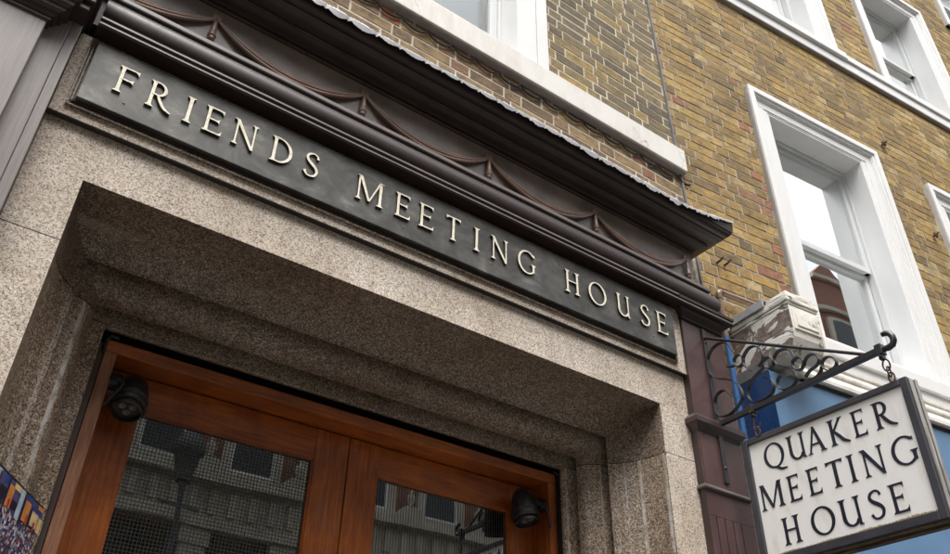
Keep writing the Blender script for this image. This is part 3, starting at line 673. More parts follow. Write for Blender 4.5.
mb = MB(); mb.box(.30, 3.19, 2.366, 2.45, Z(3.426), Z(3.4385)); mb.build('sill_underside', 'soffit_grey', sl)

# ------------------------------------------------------------------ name plate
pq = thing('name_plate', (1.34, 2.21, Z(1.908)), 'long dark bronze plate lettered FRIENDS MEETING HOUSE above the door', 'sign')
mb = MB(); mb.box(.0015, 2.678, 2.198, 2.2265, Z(1.911), Z(2.168)); mb.build('plate', 'bronze_plate', pq, bevel=.002)
word = [('F', .087, .92), ('R', .190, .93), ('I', .315, 1), ('E', .382, .92), ('N', .486, .95), ('D', .627, .97), ('S', .758, .95), ('M', .972, 1.0), ('E', 1.141, .93), ('E', 1.249, .93), ('T', 1.376, .95), ('I', 1.511, 1),
        ('N', 1.599, .95), ('G', 1.738, .90), ('H', 1.996, .95), ('O', 2.132, .98), ('U', 2.302, .92), ('S', 2.450, .95), ('E', 2.553, .93)]
for ch, x, wx in word:
    letter(ch, (x, 2.197, Z(1.992)), (1,0,0), (0,0,1), (0,-1,0), .114, wx, .0070, 'letter', ['gilt', 'gilt_edge'], pq, .106, .050)
for x, z in ((.145, 2.118), (.135, 1.962), (.70, 2.08), (1.17, 2.125), (1.19, 1.955), (1.57, 2.135), (1.60, 1.965), (2.515, 2.13), (2.53, 1.96), (2.14, 2.03)):
    mb = MB(); mb.lathe([(0, .0022), (.0032, .002), (.0045, 0)], (x, 2.198, Z(z)), (0, -1, 0), 10); mb.build('screw', 'rust_spot', pq)

# ------------------------------------------------------------------ hanging sign, bracket, hangers
SX = 2.90
hs = thing('hanging_sign', (2.945, 1.70, Z(.97)), 'white double-sided board lettered QUAKER MEETING HOUSE hanging in a dark frame', 'sign')
mb = MB(); y0, y1, z0, z1, fw = 2.104, 1.326, .968, 1.508, .031
mb.box(SX, 2.985, y0-fw, y0, Z(z0), Z(z1)); mb.box(SX, 2.985, y1, y1+fw, Z(z0), Z(z1)); mb.box(SX+.0005, 2.9845, y1+fw, y0-fw, Z(z1-.026), Z(z1-.0005)); mb.box(SX+.0005, 2.9845, y1+fw, y0-fw, Z(z0+.0005), Z(z0+.034))
mb.build('frame', 'sign_frame', hs, bevel=.003)
mb = MB(); mb.box(2.914, 2.942, y1-.004, y1, Z(z0+.004), Z(z1-.004)); mb.box(2.950, 2.968, y1-.007, y1-.001, Z(z0), Z(z1)); mb.build('end_strip', 'sign_edge', hs, bevel=.002)
mb = MB(); mb.box(2.912, 2.935, y1+.01, y0-.01, Z(z0-.005), Z(z0)); mb.box(2.945, 2.975, y1+.01, y0-.01, Z(z0-.012), Z(z0)); mb.build('bottom_board', 'rotten_wood', hs)
mb = MB(); mb.box(SX+.012, SX+.073, y1+fw, y0-fw, Z(z0+.034), Z(z1-.026)); mb.build('panel', 'sign_white', hs)
mb = MB(); rnd = random.Random(3); r0 = []; r1 = []
for i in range(260):
    t = i/259; yy = y1+fw + (y0-y1-2*fw)*t; r0.append((SX+.0112, yy, Z(z0+.030))); r1.append((SX+.0113, yy, Z(z0+.0365 + .006*(1-.6*t)*rnd.random() + .003*math.sin(i*.05)**2)))
mb.grid([r0, r1], 0, False); mb.build('stained_edge', 'sign_stain', hs, recalc=False)
hh = .107
rows = [(1.349, [('Q', 2.008, 1.0), ('U', 1.886, 1.02), ('A', 1.796, .92), ('K', 1.692, .98), ('E', 1.587, .83), ('R', 1.495, 1.0)]),
        (1.188, [('M', 2.060, 1.02), ('E', 1.924, .86), ('E', 1.831, .86), ('T', 1.740, 1.10), ('I', 1.647, 1.0), ('N', 1.586, 1.04), ('G', 1.466, 1.0)]),
        (1.030, [('H', 1.985, .98), ('O', 1.853, 1.05), ('U', 1.722, 1.08), ('S', 1.602, 1.02), ('E', 1.516, .92)])]
for zb, ls in rows:
    for ch, y, wx in ls:
        letter(ch, (SX+.0118, y, Z(zb)), (0,-1,0), (0,0,1), (-1,0,0), hh, wx, .0015, 'letter', ['sign_letter', 'sign_letter'], hs, .138, .068)

bk = thing('sign_bracket', (SX, 2.21, Z(1.35)), 'black wrought iron scroll bracket carrying the white board', 'bracket')
def xb(y): return SX
mb = MB(); AX = 2.9
mb.add([(AX-.008, 2.212, Z(1.617)), (AX+.012, 2.212, Z(1.617)), (AX+.012, 2.212, Z(1.641)), (AX-.008, 2.212, Z(1.641)), (AX-.010, 1.378, Z(1.634)), (AX+.014, 1.378, Z(1.634)), (AX+.014, 1.378, Z(1.660)), (AX-.010, 1.378, Z(1.660))],
       [(0,1,2,3),(4,5,6,7),(0,1,5,4),(1,2,6,5),(2,3,7,6),(3,0,4,7)])
mb.build('arm', 'iron_black', bk, bevel=.002)
mb = MB(); mb.tube([(AX+.002, 2.214, Z(2.092)), (AX+.002, 1.45, Z(1.655))], .0075, 8); mb.build('tie_rod', 'iron_black', bk)
mb = MB(); mb.box(AX-.012, AX+.016, 2.203, 2.212, Z(1.35), Z(2.135)); mb.lathe([(0, .006), (.006, .004), (.008, 0)], (AX+.002, 2.203, Z(1.42)), (0,-1,0), 8); mb.lathe([(0, .006), (.006, .004), (.008, 0)], (AX+.002, 2.203, Z(2.06)), (0,-1,0), 8)
mb.build('wall_plate', 'iron_black', bk, bevel=.001)
mb = MB(); hk = [(1.385, 1.645), (1.352, 1.643), (1.336, 1.648), (1.328, 1.662), (1.328, 1.680), (1.336, 1.696), (1.350, 1.705), (1.366, 1.706)]
mb.tube([(AX, y, Z(z)) for y, z in hk], [.011, .013, .013, .013, .0125, .012, .011, .010], 10); mb.build('hook', 'iron_black', bk)
def smooth(P, k=4):
    out = []
    for i in range(len(P)-1):
        p0, p1, p2, p3 = P[max(i-1,0)], P[i], P[i+1], P[min(i+2,len(P)-1)]
        for j in range(k):
            t = j/k; out.append(tuple(.5*((2*b)+(-a+c)*t+(2*a-5*b+4*c-d)*t*t+(-a+3*b-3*c+d)*t**3) for a,b,c,d in zip(p0,p1,p2,p3)))
    return out + [P[-1]]
def ribbon(P, name='scroll', w=.020, th=.0036):
    Q = smooth(P); mb = MB(); rr = [[], [], [], []]
    for i, p in enumerate(Q):
        a, b_ = Q[max(i-1,0)], Q[min(i+1,len(Q)-1)]; dy, dz = b_[0]-a[0], b_[1]-a[1]; l = math.hypot(dy, dz) or 1; ny, nz = -dz/l*th/2, dy/l*th/2
        rr[0].append((AX-w/2, p[0]+ny, Z(p[1]+nz))); rr[1].append((AX+w/2, p[0]+ny, Z(p[1]+nz))); rr[2].append((AX+w/2, p[0]-ny, Z(p[1]-nz))); rr[3].append((AX-w/2, p[0]-ny, Z(p[1]-nz)))
    rr.append(rr[0]); mb.grid(rr, 0, True)
    mb.add([r[0] for r in rr[:4]], [(0,1,2,3)]); mb.add([r[-1] for r in rr[:4]], [(3,2,1,0)])
    return mb.build(name, 'iron_black', bk, smooth_angle=40)
SC = [[(2.055, 1.94), (2.08, 1.995), (2.115, 2.017), (2.162, 2.012), (2.200, 1.978), (2.208, 1.932), (2.200, 1.885), (2.17, 1.85), (2.122, 1.827), (2.083, 1.802), (2.061, 1.772), (2.048, 1.731), (2.055, 1.696), (2.092, 1.668), (2.132, 1.653), (2.182, 1.660), (2.203, 1.688), (2.206, 1.729), (2.188, 1.768), (2.151, 1.78), (2.123, 1.761), (2.106, 1.735)],
      [(2.099, 1.879), (2.080, 1.874), (2.063, 1.872), (2.047, 1.859), (2.026, 1.856), (2.012, 1.868), (2.010, 1.890), (2.022, 1.908), (2.040, 1.914), (2.056, 1.904), (2.061, 1.889)],
      [(1.985, 1.813), (2.005, 1.840), (2.013, 1.87), (2.001, 1.899), (1.965, 1.922), (1.925, 1.909), (1.905, 1.866), (1.912, 1.831), (1.938, 1.812)],
      [(1.905, 1.826), (1.890, 1.836), (1.872, 1.828), (1.861, 1.807), (1.866, 1.787), (1.884, 1.780), (1.903, 1.790), (1.908, 1.808), (1.921, 1.795), (1.966, 1.775), (1.999, 1.75), (2.016, 1.724), (2.018, 1.689), (1.992, 1.660), (1.935, 1.652), (1.897, 1.665), (1.882, 1.696), (1.889, 1.725), (1.903, 1.74), (1.924, 1.751)],
      [(1.834, 1.727), (1.858, 1.711), (1.860, 1.675), (1.832, 1.654), (1.789, 1.657), (1.768, 1.685), (1.778, 1.725), (1.813, 1.756), (1.846, 1.783), (1.852, 1.818), (1.827, 1.839), (1.788, 1.833), (1.763, 1.807), (1.759, 1.779)],
      [(1.721, 1.731), (1.735, 1.713), (1.758, 1.717), (1.772, 1.740), (1.767, 1.764), (1.745, 1.771), (1.725, 1.756), (1.718, 1.738), (1.722, 1.728)],
      [(1.722, 1.722), (1.712, 1.742), (1.695, 1.755), (1.675, 1.756), (1.655, 1.743), (1.648, 1.719), (1.663, 1.700), (1.699, 1.690), (1.722, 1.673), (1.717, 1.656), (1.685, 1.650), (1.655, 1.664), (1.646, 1.684)],
      [(1.621, 1.658), (1.634, 1.667), (1.641, 1.685), (1.636, 1.704), (1.614, 1.715), (1.590, 1.705), (1.577, 1.685), (1.580, 1.665), (1.596, 1.655), (1.612, 1.657)]]
for P in SC: ribbon(P)
for yc in (2.013, 1.390):
    mb = MB(); mb.box(AX-.017, AX+.017, yc-.014, yc+.014, Z(1.612 if yc > 2 else 1.624), Z(1.650 if yc > 2 else 1.668)); mb.box(AX-.012, AX+.012, yc-.009, yc+.009, Z(1.596 if yc > 2 else 1.604), Z(1.622 if yc > 2 else 1.634)); cl = mb.build('clamp', 'iron_black', bk, bevel=.002)
    mb = MB(); mb.tube([(AX-.021, yc, Z(1.615)), (AX+.021, yc, Z(1.615))], .0055, 8); mb.build('bolt', 'iron_rust', cl)
def link(c, r, ax, mat='iron_rust'):
    mb = MB(); pts = []
    for i in range(19):
        a = 2*PI*i/18; u, w = math.cos(a)*r*.68, math.sin(a)*r*1.15
        pts.append((c[0]+(u if ax else 0), c[1]+(0 if ax else u), c[2]+w))
    mb.tube(pts, .0035, 7, caps=False); return mb.build('link', mat, hs)
link((AX, 1.383, Z(1.578)), .021, 0, 'iron_black'); link((AX, 1.380, Z(1.548)), .019, 1); link((AX+.002, 1.378, Z(1.524)), .018, 0)
link((AX, 2.006, Z(1.524)), .018, 0)
mb = MB(); mb.tube([(AX, 2.012, Z(1.600)), (AX, 2.014, Z(1.575)), (AX, 2.022, Z(1.555)), (AX, 2.018, Z(1.535)), (AX, 2.000, Z(1.530)), (AX, 1.988, Z(1.543)), (AX, 1.985, Z(1.560))], .0035, 8); mb.build('hanging_hook', 'iron_rust', hs)

# ------------------------------------------------------------------ security lights in the door head corners
def floodlight(label, c, axis, wallx, sgn):
    c = Vector(c); ax = Vector(axis).normalized()
    t = thing('security_light', tuple(c), label, 'floodlight', 'black security lights in the door corners')
    mb = MB(); mb.lathe([(0, -.125), (.018, -.122), (.034, -.108), (.046, -.084), (.053, -.055), (.056, -.028), (.059, -.026), (.059, -.018), (.056, -.016), (.057, .0), (.0605, .002), (.0605, .012), (.052, .014), (.048, .010)], c, ax, 32)
    mb.build('housing', 'black_plastic', t, smooth_angle=38)
    mb = MB(); mb.lathe([(.049, .008), (.052, .030), (.047, .032), (.045, .014), (.0, .014)], c, ax, 32); ri = mb.build('lens_ring', 'black_plastic', t, smooth_angle=38)
    mb = MB(); mb.lathe([(.045, .0152), (0, .0156)], c, ax, 28); ln = mb.build('lens', 'lens_glass', t)
    u = ax.orthogonal().normalized(); w = ax.cross(u); mb = MB()
    for k in range(3):
        a = 2*PI*k/3 + .5; p = c + (u*math.cos(a) + w*math.sin(a))*.019; mb.lathe([(.0125, .016), (.0125, .019), (.008, .0195), (.007, .0175), (0, .0175)], p, ax, 16)
    mb.build('lamp_cells', 'led', ln)
    mb = MB(); b0 = c - ax*.05; wp = Vector((wallx, c.y+.02, c.z+.075))
    mb.tube([tuple(wp), tuple(wp + Vector((sgn*.028, 0, 0)))], .030, 16); mb.tube([tuple(wp + Vector((sgn*.02, -.01, 0))), tuple(b0 + Vector((-sgn*.02, 0, .035))), tuple(b0)], [.018, .016, .014], 10)
    mb.build('mounting_arm', 'black_plastic', t)
    mb = MB(); mb.tube(smooth([tuple(wp + Vector((0, -.03, .0))), tuple(wp + Vector((sgn*.030, -.06, -.002))), tuple(wp + Vector((sgn*.034, -.07, -.04))), tuple(wp + Vector((sgn*.014, -.06, -.08))), tuple(wp + Vector((sgn*.0, -.05, -.11)))]), .0048, 8)
    mb.build('cable', 'cable_black', t)
floodlight('black security light with three round lamps in the left corner of the door frame', (.494, 2.700, Z(1.196)), (-.10, -.30, -.95), .415, 1)
floodlight('black security light pointing down in the right corner of the door frame', (2.178, 2.715, Z(1.186)), (.10, -.16, -.98), 2.287, -1)

# ------------------------------------------------------------------ poster board across the left jamb
pb = thing('poster_board', (.20, 2.45, 0), 'board with a colour street photograph standing against the left granite jamb', 'poster')
pa, pc = Vector((.098, 2.236, 0)), Vector((.352, 2.670, 0)); pd = (pc-pa); pn = Vector((pd.y, -pd.x, 0)).normalized(); pw = pd.length; pd.normalize()
def PP(u, z, o=0): p = pa + pd*u + pn*o; return (p.x, p.y, Z(z))
mb = MB(); zt, zb = .800, -.05
vs = [PP(0, zb, -.006), PP(pw, zb, -.006), PP(pw, zt, -.006), PP(0, zt, -.006), PP(0, zb, 0), PP(pw, zb, 0), PP(pw, zt, 0), PP(0, zt, 0)]
mb.add(vs, [(0,1,2,3),(4,5,6,7),(0,1,5,4),(1,2,6,5),(2,3,7,6),(3,0,4,7)]); mb.build('backing_board', 'black_plastic', pb)
mb = MB()
def pr(u0, u1, z0, z1, m, sk=0, o=.0): mb.add([PP(u0, z0, .0012+o), PP(u1, z0, .0012+o), PP(u1+sk, z1, .0012+o), PP(u0+sk, z1, .0012+o)], [(0,1,2,3)], m)
pr(.008, pw-.006, zb+.01, .722, 0); pr(.008, pw-.006, .722, .793, 1)
for k, (u0, u1, z0, z1, m) in enumerate([(.14, .165, .64, .793, 2), (.165, .215, .66, .75, 1), (.19, .215, .745, .793, 5), (.218, .226, .60, .79, 3), (.228, .262, .64, .765, 4), (.255, .30, .76, .793, 6), (.262, .30, .655, .70, 3), (.302, .330, .62, .793, 2), (.314, .318, .60, .793, 6), (.332, .340, .60, .79, 3),
                                        (.345, .385, .64, .76, 4), (.350, .395, .762, .793, 5), (.39, .398, .62, .74, 3), (.402, .450, .65, .735, 6), (.405, .468, .735, .765, 5), (.43, .470, .765, .79, 4), (.452, .490, .64, .728, 6), (.24, .25, .64, .69, 7), (.37, .378, .63, .69, 7), (.425, .437, .63, .68, 7), (.15, .158, .61, .78, 3), (.17, .21, .655, .72, 3)]):
    pr(u0, min(u1, pw-.008), .705+(z0-.60)*.456, .705+(z1-.60)*.456, m, .0, .0002*(k+1))
ph = mb.build('photo_print', ['photo_crowd', 'photo_shade', 'photo_sky', 'photo_dark', 'photo_orange', 'photo_blue', 'photo_cream', 'photo_red'], pb, recalc=False)

# ------------------------------------------------------------------ dark timber shopfront on the left
ts = thing('timber_shopfront', (-.5, 2.16, 0), 'grey brown painted timber shopfront pilaster at the left edge', 'shopfront')
mb = MB(); mb.box(-.088, -.058, 2.164, 2.42, 0, Z(2.6)); mb.box(-.40, -.0885, 2.160, 2.42, 0, Z(2.6)); bb = mb.build('back_board', 'grey_brown_paint', ts, bevel=.002)
mb = MB(); mb.box(-.70, -.151, 2.125, 2.165, 0, Z(2.082)); mb.build('panel', 'grey_brown_paint', ts, bevel=.003)
mb = MB(); mould(mb, [(0, Z(2.080)), (.008, Z(2.084)), (.008, Z(2.096)), (.018, Z(2.100)), (.022, Z(2.112)), (.034, Z(2.118)), (.036, Z(2.134)), (.050, Z(2.142)), (.052, Z(2.158)), (.064, Z(2.165)), (.066, Z(2.60))], -.70, -.151, 2.125, 2.20); mb.build('capital', 'cornice_paint', ts, smooth_angle=25)
mb = MB(); mb.box(-.7, -.0575, 2.090, 2.42, Z(2.165), Z(2.62)); mb.box(-.7, -.049, 2.075, 2.42, Z(2.195), Z(2.62)); mb.box(-.7, -.036, 2.06, 2.42, Z(2.23), Z(2.63)); mb.build('cornice_end', 'cornice_paint', ts, bevel=.004)
mb = MB(); mb.box(-3.4, -.70, 2.15, 2.42, 0, Z(2.6)); mb.build('shop_wall', 'grey_brown_paint', ts)
mb = MB(); mb.box(-3.4, -.6, 2.40, 2.8, Z(2.6), Z(9.0)); mb.build('upper_wall', 'stock_brick', ts)

# ================================================================== RIGHT-HAND BRICK HOUSE
nb = thing('brick_house', (6.0, 2.1, 0), 'yellow stock brick house on the right with white sash windows and blue shopfront', 'building')
WINS = [(.80, 2.195, 2.50, 4.655), (2.79, 4.12, 2.50, 4.600), (.80, 2.155, 5.845, 8.0), (2.76, 4.03, 5.845, 7.625), (4.62, 5.9, 5.845, 9.5)]
WINS[4] = (4.60, 5.90, 7.80, 9.8)
band_hole = (.40, 7.5, 5.655, 5.83)
mb = MB()
def tb(r, u, z):
    v_ = r.random()
    if v_ > .94 and r.random() < .75: v_ *= .7
    v_ = .5 + (v_-.5)*.85 if r.random() < .6 else v_
    if .62 < u < .80 and 2.5 < z < 4.7 and r.random() < .35: v_ = .95 + .05*r.random()
    return v_
holes = [(w[0]+.02, w[1]-.02, w[2], w[3]-.02) for w in WINS]
courses(mb, lambda z: seam(z)-3.168+.004, lambda z: 6.3, 1.98, 9.4, holes, lambda x, o, z: W(x, o, z), tb, 11)
mb.build('brickwork', 'stock_brick', nb, recalc=False)
mb = RB()
U_ = [0.0, .84, 2.15, 2.83, 3.99, 4.64, 5.86, 7.0]
mb.b(.0, .84, -.35, .0, 0-H, 9.6); mb.b(2.13, 2.80, -.35, 0, -H, 9.6); mb.b(4.02, 4.62, -.35, 0, -H, 9.6); mb.b(5.88, 9.0, -.35, 0, -H, 9.6)
for u0, u1, zz in ((.84, 2.13, ((-H, 2.55), (4.62, 5.86), (7.98, 9.6))), (2.80, 4.02, ((-H, 2.55), (4.56, 5.86), (7.60, 9.6))), (4.62, 5.88, ((-H, 2.55), (4.56, 7.82), (9.5, 9.6)))):
    for a, b_ in zz: mb.b(u0, u1, -.35, 0, a, b_)
mb.add([W(-.12, -.001, 1.9), W(0, -.001, 1.9), W(0, -.001, 9.6), W(-.20, -.001, 9.6)], [(0,1,2,3)])
mb.b(6.3, 9.0, 0, .004, -H, 9.6)
mb.build('mortar_backing', 'mortar', nb, recalc=False)
def sash_window(u0, u1, z0, z1, cw, tw, rail, full=True):
    """casing outer u0..u1, z0 (sill) .. z1 (top), casing width cw at the sides, tw at the top"""
    a, b_, t = u0+cw, u1-cw, z1-tw
    mb = RB()
    mb.b(u0, a, -.17, .010, z0, z1); mb.b(b_, u1, -.17, .010, z0, z1); mb.b(a, b_, -.17, .0095, t, z1)
    # stepped outer moulding, mitred round the casing
    for wd, of in ((.050, .050), (.072, .036), (.082, .026), (.150, .016)):
        mb.b(u0, u0+wd, .0, of, z0, z1-wd); mb.b(u1-wd, u1, .0, of, z0, z1-wd); mb.b(u0, u1, .0, of-.0004, z1-wd, z1)
    w_ = mb.build('window', 'white_paint', nb, bevel=.0025)
    mb = RB(); sw_ = .05
    mb.b(a, a+.012, -.17, .005, z0, t-.002); mb.b(b_-.012, b_, -.17, .005, z0, t-.002); mb.b(a+.012, b_-.012, -.17, .005, t-.014, t-.002); mb.build('reveal', 'reveal_paint', w_)
    mb = RB(); o = -.165
    mb.b(a+.013, a+.04, -.20, o+.018, z0, t-.014); mb.b(b_-.04, b_-.013, -.20, o+.018, z0, t-.014); mb.b(a+.04, b_-.04, -.20, o+.0175, t-.040, t-.014)
    # upper sash in front, lower sash behind
    mb.b(a+.040, a+.082, -.20, o, rail, t-.04); mb.b(b_-.082, b_-.040, -.20, o, rail, t-.04); mb.b(a+.082, b_-.082, -.20, o-.0005, t-.085, t-.04); mb.b(a+.041, b_-.041, -.20, o+.004, rail, rail+.042)
    mb.b(a+.040, a+.082, -.25, o-.036, z0+.08, rail); mb.b(b_-.082, b_-.040, -.25, o-.036, z0+.08, rail); mb.b(a+.041, b_-.041, -.25, o-.0355, z0+.08, z0+.16); mb.b(a+.041, b_-.041, -.24, o-.030, rail-.035, rail-.001)
    s_ = mb.build('sash', 'sash_paint', w_, bevel=.002)
    mb = RB(); mb.b(a+.078, b_-.078, o-.022, o-.018, rail+.02, t-.08); mb.build('pane', 'window_glass', w_)
    mb = RB(); mb.b(a+.078, b_-.078, o-.058, o-.054, z0+.15, rail-.02); mb.build('pane', 'window_glass', w_)
    curtain('curtain', (W(a+.02, -.30, 0), W(b_-.02, -.30, 0)), z0, t, w_, .010, 90)
    mb = RB(); mb.b(a-.05, b_+.05, -.60, -.58, z0-.05, t+.05); mb.build('room_wall', 'interior', w_)
    return w_
w1 = sash_window(*WINS[0], .195, .165, 3.50)
w1['label'] = 'large first-floor window reflecting bright sky and a red gable'
mb = RB(); mb.b(.99, 2.00, -.26, .00, 2.52, 2.60); mb.b(.86, 2.19, -.2, .095, 2.40, 2.498); mb.b(.90, 9.0, -.1, .075, 2.33, 2.40); mb.build('sill', 'white_paint', w1, bevel=.004)
w2 = sash_window(*WINS[1], .19, .165, 3.50)
w3 = sash_window(*WINS[2], .185, .165, 6.80)
w4 = sash_window(*WINS[3], .18, .165, 6.66)
w5 = sash_window(*WINS[4], .18, .165, 8.80)
# string course that carries the upper sills
mb = RB(); mb.b(.35, 8.5, -.02, .034, 5.655, 5.768); mb.b(.40, 2.235, -.02, .062, 5.7685, 5.845); mb.b(2.236, 8.5, -.02, .052, 5.7685, 5.842); mb.build('string_course', 'white_paint', nb, bevel=.003)
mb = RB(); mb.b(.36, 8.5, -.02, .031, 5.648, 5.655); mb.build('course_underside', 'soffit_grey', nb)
# shopfront cornice: apron, sloping top and lead edge
mb = MB(); pr_ = [(.0, 2.345), (.060, 2.342), (.080, 2.335), (.080, 2.318), (.070, 2.312), (.075, 2.290), (.110, 2.262), (.118, 2.250), (.118, 2.236), (.105, 2.228), (.120, 2.190), (.175, 2.130), (.240, 2.085), (.246, 2.078), (.246, 2.056), (.236, 2.050), (.10, 2.048), (.0, 2.047)]
mb.grid([[W(.33, o_, z_), W(8.5, o_, z_)] for o_, z_ in pr_], 0, False)
mb.add([W(.33, o_, z_) for o_, z_ in pr_], [tuple(range(len(pr_)))])
sc = mb.build('shop_cornice', 'cream_paint', nb, smooth_angle=30)
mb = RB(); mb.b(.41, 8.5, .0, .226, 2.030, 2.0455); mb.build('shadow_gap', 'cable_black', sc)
mb = RB(); mb.b(.1735, 8.5, 0, .219, -.2, 2.030); fb = mb.build('shop_fascia', 'blue_paint', nb)
mb = RB(); mb.b(.170, .1733, 0, .2195, -.2, 2.030); mb.build('fascia_side', 'shaded_blue_paint', fb)
mb = RB(); mb.b(.170, 8.5, 0, .12, -H, -.2); mb.build('shop_stallriser', 'shaded_blue_paint', nb)
# peeling console bracket
mb = MB(); sp_ = [(0, 2.30), (.03, 2.335), (.392, 2.335), (.404, 2.33), (.405, 2.20), (.398, 2.15), (.380, 2.105), (.350, 2.075), (.315, 2.065), (.290, 2.080), (.285, 2.115), (.262, 2.150), (.235, 2.140), (.222, 2.10), (.0, 2.098)]
rnd = random.Random(2)
for u_ in ((.19, .408),):
    A_ = [W(u_[0], o_, z_) for o_, z_ in sp_]; B_ = [W(u_[1], o_, z_) for o_, z_ in sp_]; n = len(sp_)
    mb.add(A_, [tuple(range(n))], 0); mb.add(B_, [tuple(range(n))[::-1]], 0)
    mb.grid([A_ + [A_[0]], B_ + [B_[0]]], 1, False)
cs = mb.build('console', ['peeling_stone', 'peeling_cream'], nb, bevel=.004)
mb = RB(); mb.b(.205, .393, .40, .410, 2.19, 2.31); mb.b(.225, .373, .41, .415, 2.21, 2.285); mb.build('console_panel', 'peeling_cream', cs, bevel=.004)
mb = RB(); mb.b(.185, .412, .0, .408, 2.337, 2.352); mb.b(.181, .418, .0, .414, 2.353, 2.385); mb.b(.187, .410, .0, .408, 2.3855, 2.405); mb.b(.20, .40, .0, .40, 2.4055, 2.425); cc = mb.build('console_cap', 'peeling_cream', cs, bevel=.006)
tx = bpy.data.textures.new('lumps', 'CLOUDS'); tx.noise_scale = .05; tx.noise_depth = 3
for q_ in (cc,):
    md = q_.modifiers.new('Sub', 'SUBSURF'); md.subdivision_type = 'SIMPLE'; md.levels = md.render_levels = 3
    md = q_.modifiers.new('Lumps', 'DISPLACE'); md.texture = tx; md.strength = .016; md.mid_level = .6; md.texture_coords = 'LOCAL'
mb = RB(); mb.b(.172, .30, .01, .27, 2.4255, 2.432); mb.b(.171, .1795, .01, .268, 2.385, 2.4315); mb.build('lead_cap', 'lead', cs, bevel=.002)
mb = RB(); mb.b(.171, .189, .0, .212, 2.034, 2.096); mb.build('lead_cap', 'seam_grey', cs, bevel=.002)
mb = RB(); mb.b(-.03, .19, .0, .020, 2.36, 2.445); mb.build('console_back', 'lead', cs, bevel=.006)

# pipe on the wall: brown overflow with blue lower length
pp = thing('waste_pipe', W(.1, .05, -H), 'thin brown elbow pipe turning down into a blue length beside the pilaster', 'pipe')
mb = MB(); mb.tube([W(.44, .05, 2.585), W(.30, .05, 2.583), W(.13, .05, 2.580)], .0165, 14); mb.tube(smooth([W(.13, .05, 2.580), W(.110, .05, 2.577), W(.101, .05, 2.565), W(.100, .05, 2.545)]), .0165, 14); mb.tube([W(.10, .05, 2.545), W(.101, .05, 2.29)], .0165, 14)
mb.build('brown_length', 'pipe_brown', pp)
mb = MB(); mb.tube([W(.101, .05, 2.545), W(.101, .05, 2.530)], .0195, 14); mb.tube([W(.125, .05, 2.580), W(.14, .05, 2.580)], .0195, 14); mb.build('coupling', 'pipe_brown', pp)
mb = MB(); mb.tube([W(.101, .05, 2.29), W(.101, .05, -H)], .0175, 14); mb.build('blue_length', 'pipe_blue', pp)

# strip down the joint between the houses
mb = MB(); xs0, xs1 = seam(2.5), seam(6.3)
mb.add([(xs0-.006, 2.386, Z(2.5)), (xs0+.008, 2.386, Z(2.5)), (xs1+.008, 2.386, Z(6.3)), (xs1-.006, 2.386, Z(6.3)), (xs0-.006, 2.402, Z(2.5)), (xs0+.008, 2.402, Z(2.5)), (xs1+.008, 2.402, Z(6.3)), (xs1-.006, 2.402, Z(6.3))], [(0,1,2,3), (0,3,7,4), (1,5,6,2)])
o = mb.build('joint_strip', 'seam_grey'); tag(o, 'thin grey lead strip running down the joint between the two brick walls', 'strip')
# black cable looped under the sill
mb = MB(); pts = []; x = .30
while x < 3.15:
    n = 10
    for i in range(n): t = i/n; pts.append((x + .148*t, 2.388, Z(3.398 - .034*math.sin(PI*t)**.8 + .004*math.sin(x*31))))
    x += .148
mb.tube(pts, .0048, 6); o = mb.build('looped_cable', 'cable_black'); tag(o, 'black cable hanging in small loops under the long white window sill', 'cable')
# rusty iron stubs in the brickwork
def stub(label, u, z, k):
    mb = MB(); mb.tube([W(u, 0, z), W(u, .03, z), W(u+.01, .05, z+.018)], [.007, .007, .005], 8)
    if k: mb.box(*[q for q in (W(u,.02,z)[0]-.022, W(u,.02,z)[0]+.022, W(u,.02,z)[1]-.012, W(u,.02,z)[1]+.004, Z(z)-.014, Z(z)+.012)])
    o = mb.build('iron_stub', 'iron_rust'); tag(o, label, 'iron stub', 'iron stubs in the brickwork')
stub('rusty iron stub in the bricks right above the large white window', 2.39, 4.86, 1)
stub('dark iron nail by the elbow of the brown pipe, left of two', .185, 2.835, 0)
stub('dark iron nail by the elbow of the brown pipe, right of two', .245, 2.840, 0)
stub('small iron stub beside the far right window frame', 2.66, 4.02, 1)

# ================================================================== STREET AND FACING HOUSES (seen in the glass)
mb = MB(); mb.box(-60, 80, -60, 60, -.5, -.12); tag(mb.build('ground', 'asphalt'), kind='structure')
mb = MB(); mb.add([(-60, -9, -.116), (80, -9, -.116), (80, -1.6, -.116), (-60, -1.6, -.116)], [(0,1,2,3)]); tag(mb.build('road', 'asphalt'), kind='structure')
mb = MB(); mb.box(-60, 80, -1.45, 2.9, -.4, -.002); tag(mb.build('pavement', 'paving'), kind='structure')
mb = MB(); mb.box(-60, 80, -1.6, -1.45, -.4, .0); mb.box(-60, 80, -9.15, -9.0, -.4, .0); tag(mb.build('kerb', 'house_stone'), kind='structure')
mb = MB(); mb.box(-60, 80, -12.5, -9.15, -.4, -.002); tag(mb.build('far_pavement', 'paving'), kind='structure')
mb = MB(); mb.add([(-60, -2.0, -.112), (80, -2.0, -.112), (80, -1.9, -.112), (-60, -1.9, -.112)], [(0,1,2,3)]); tag(mb.build('road_line', 'line_yellow'), kind='structure')
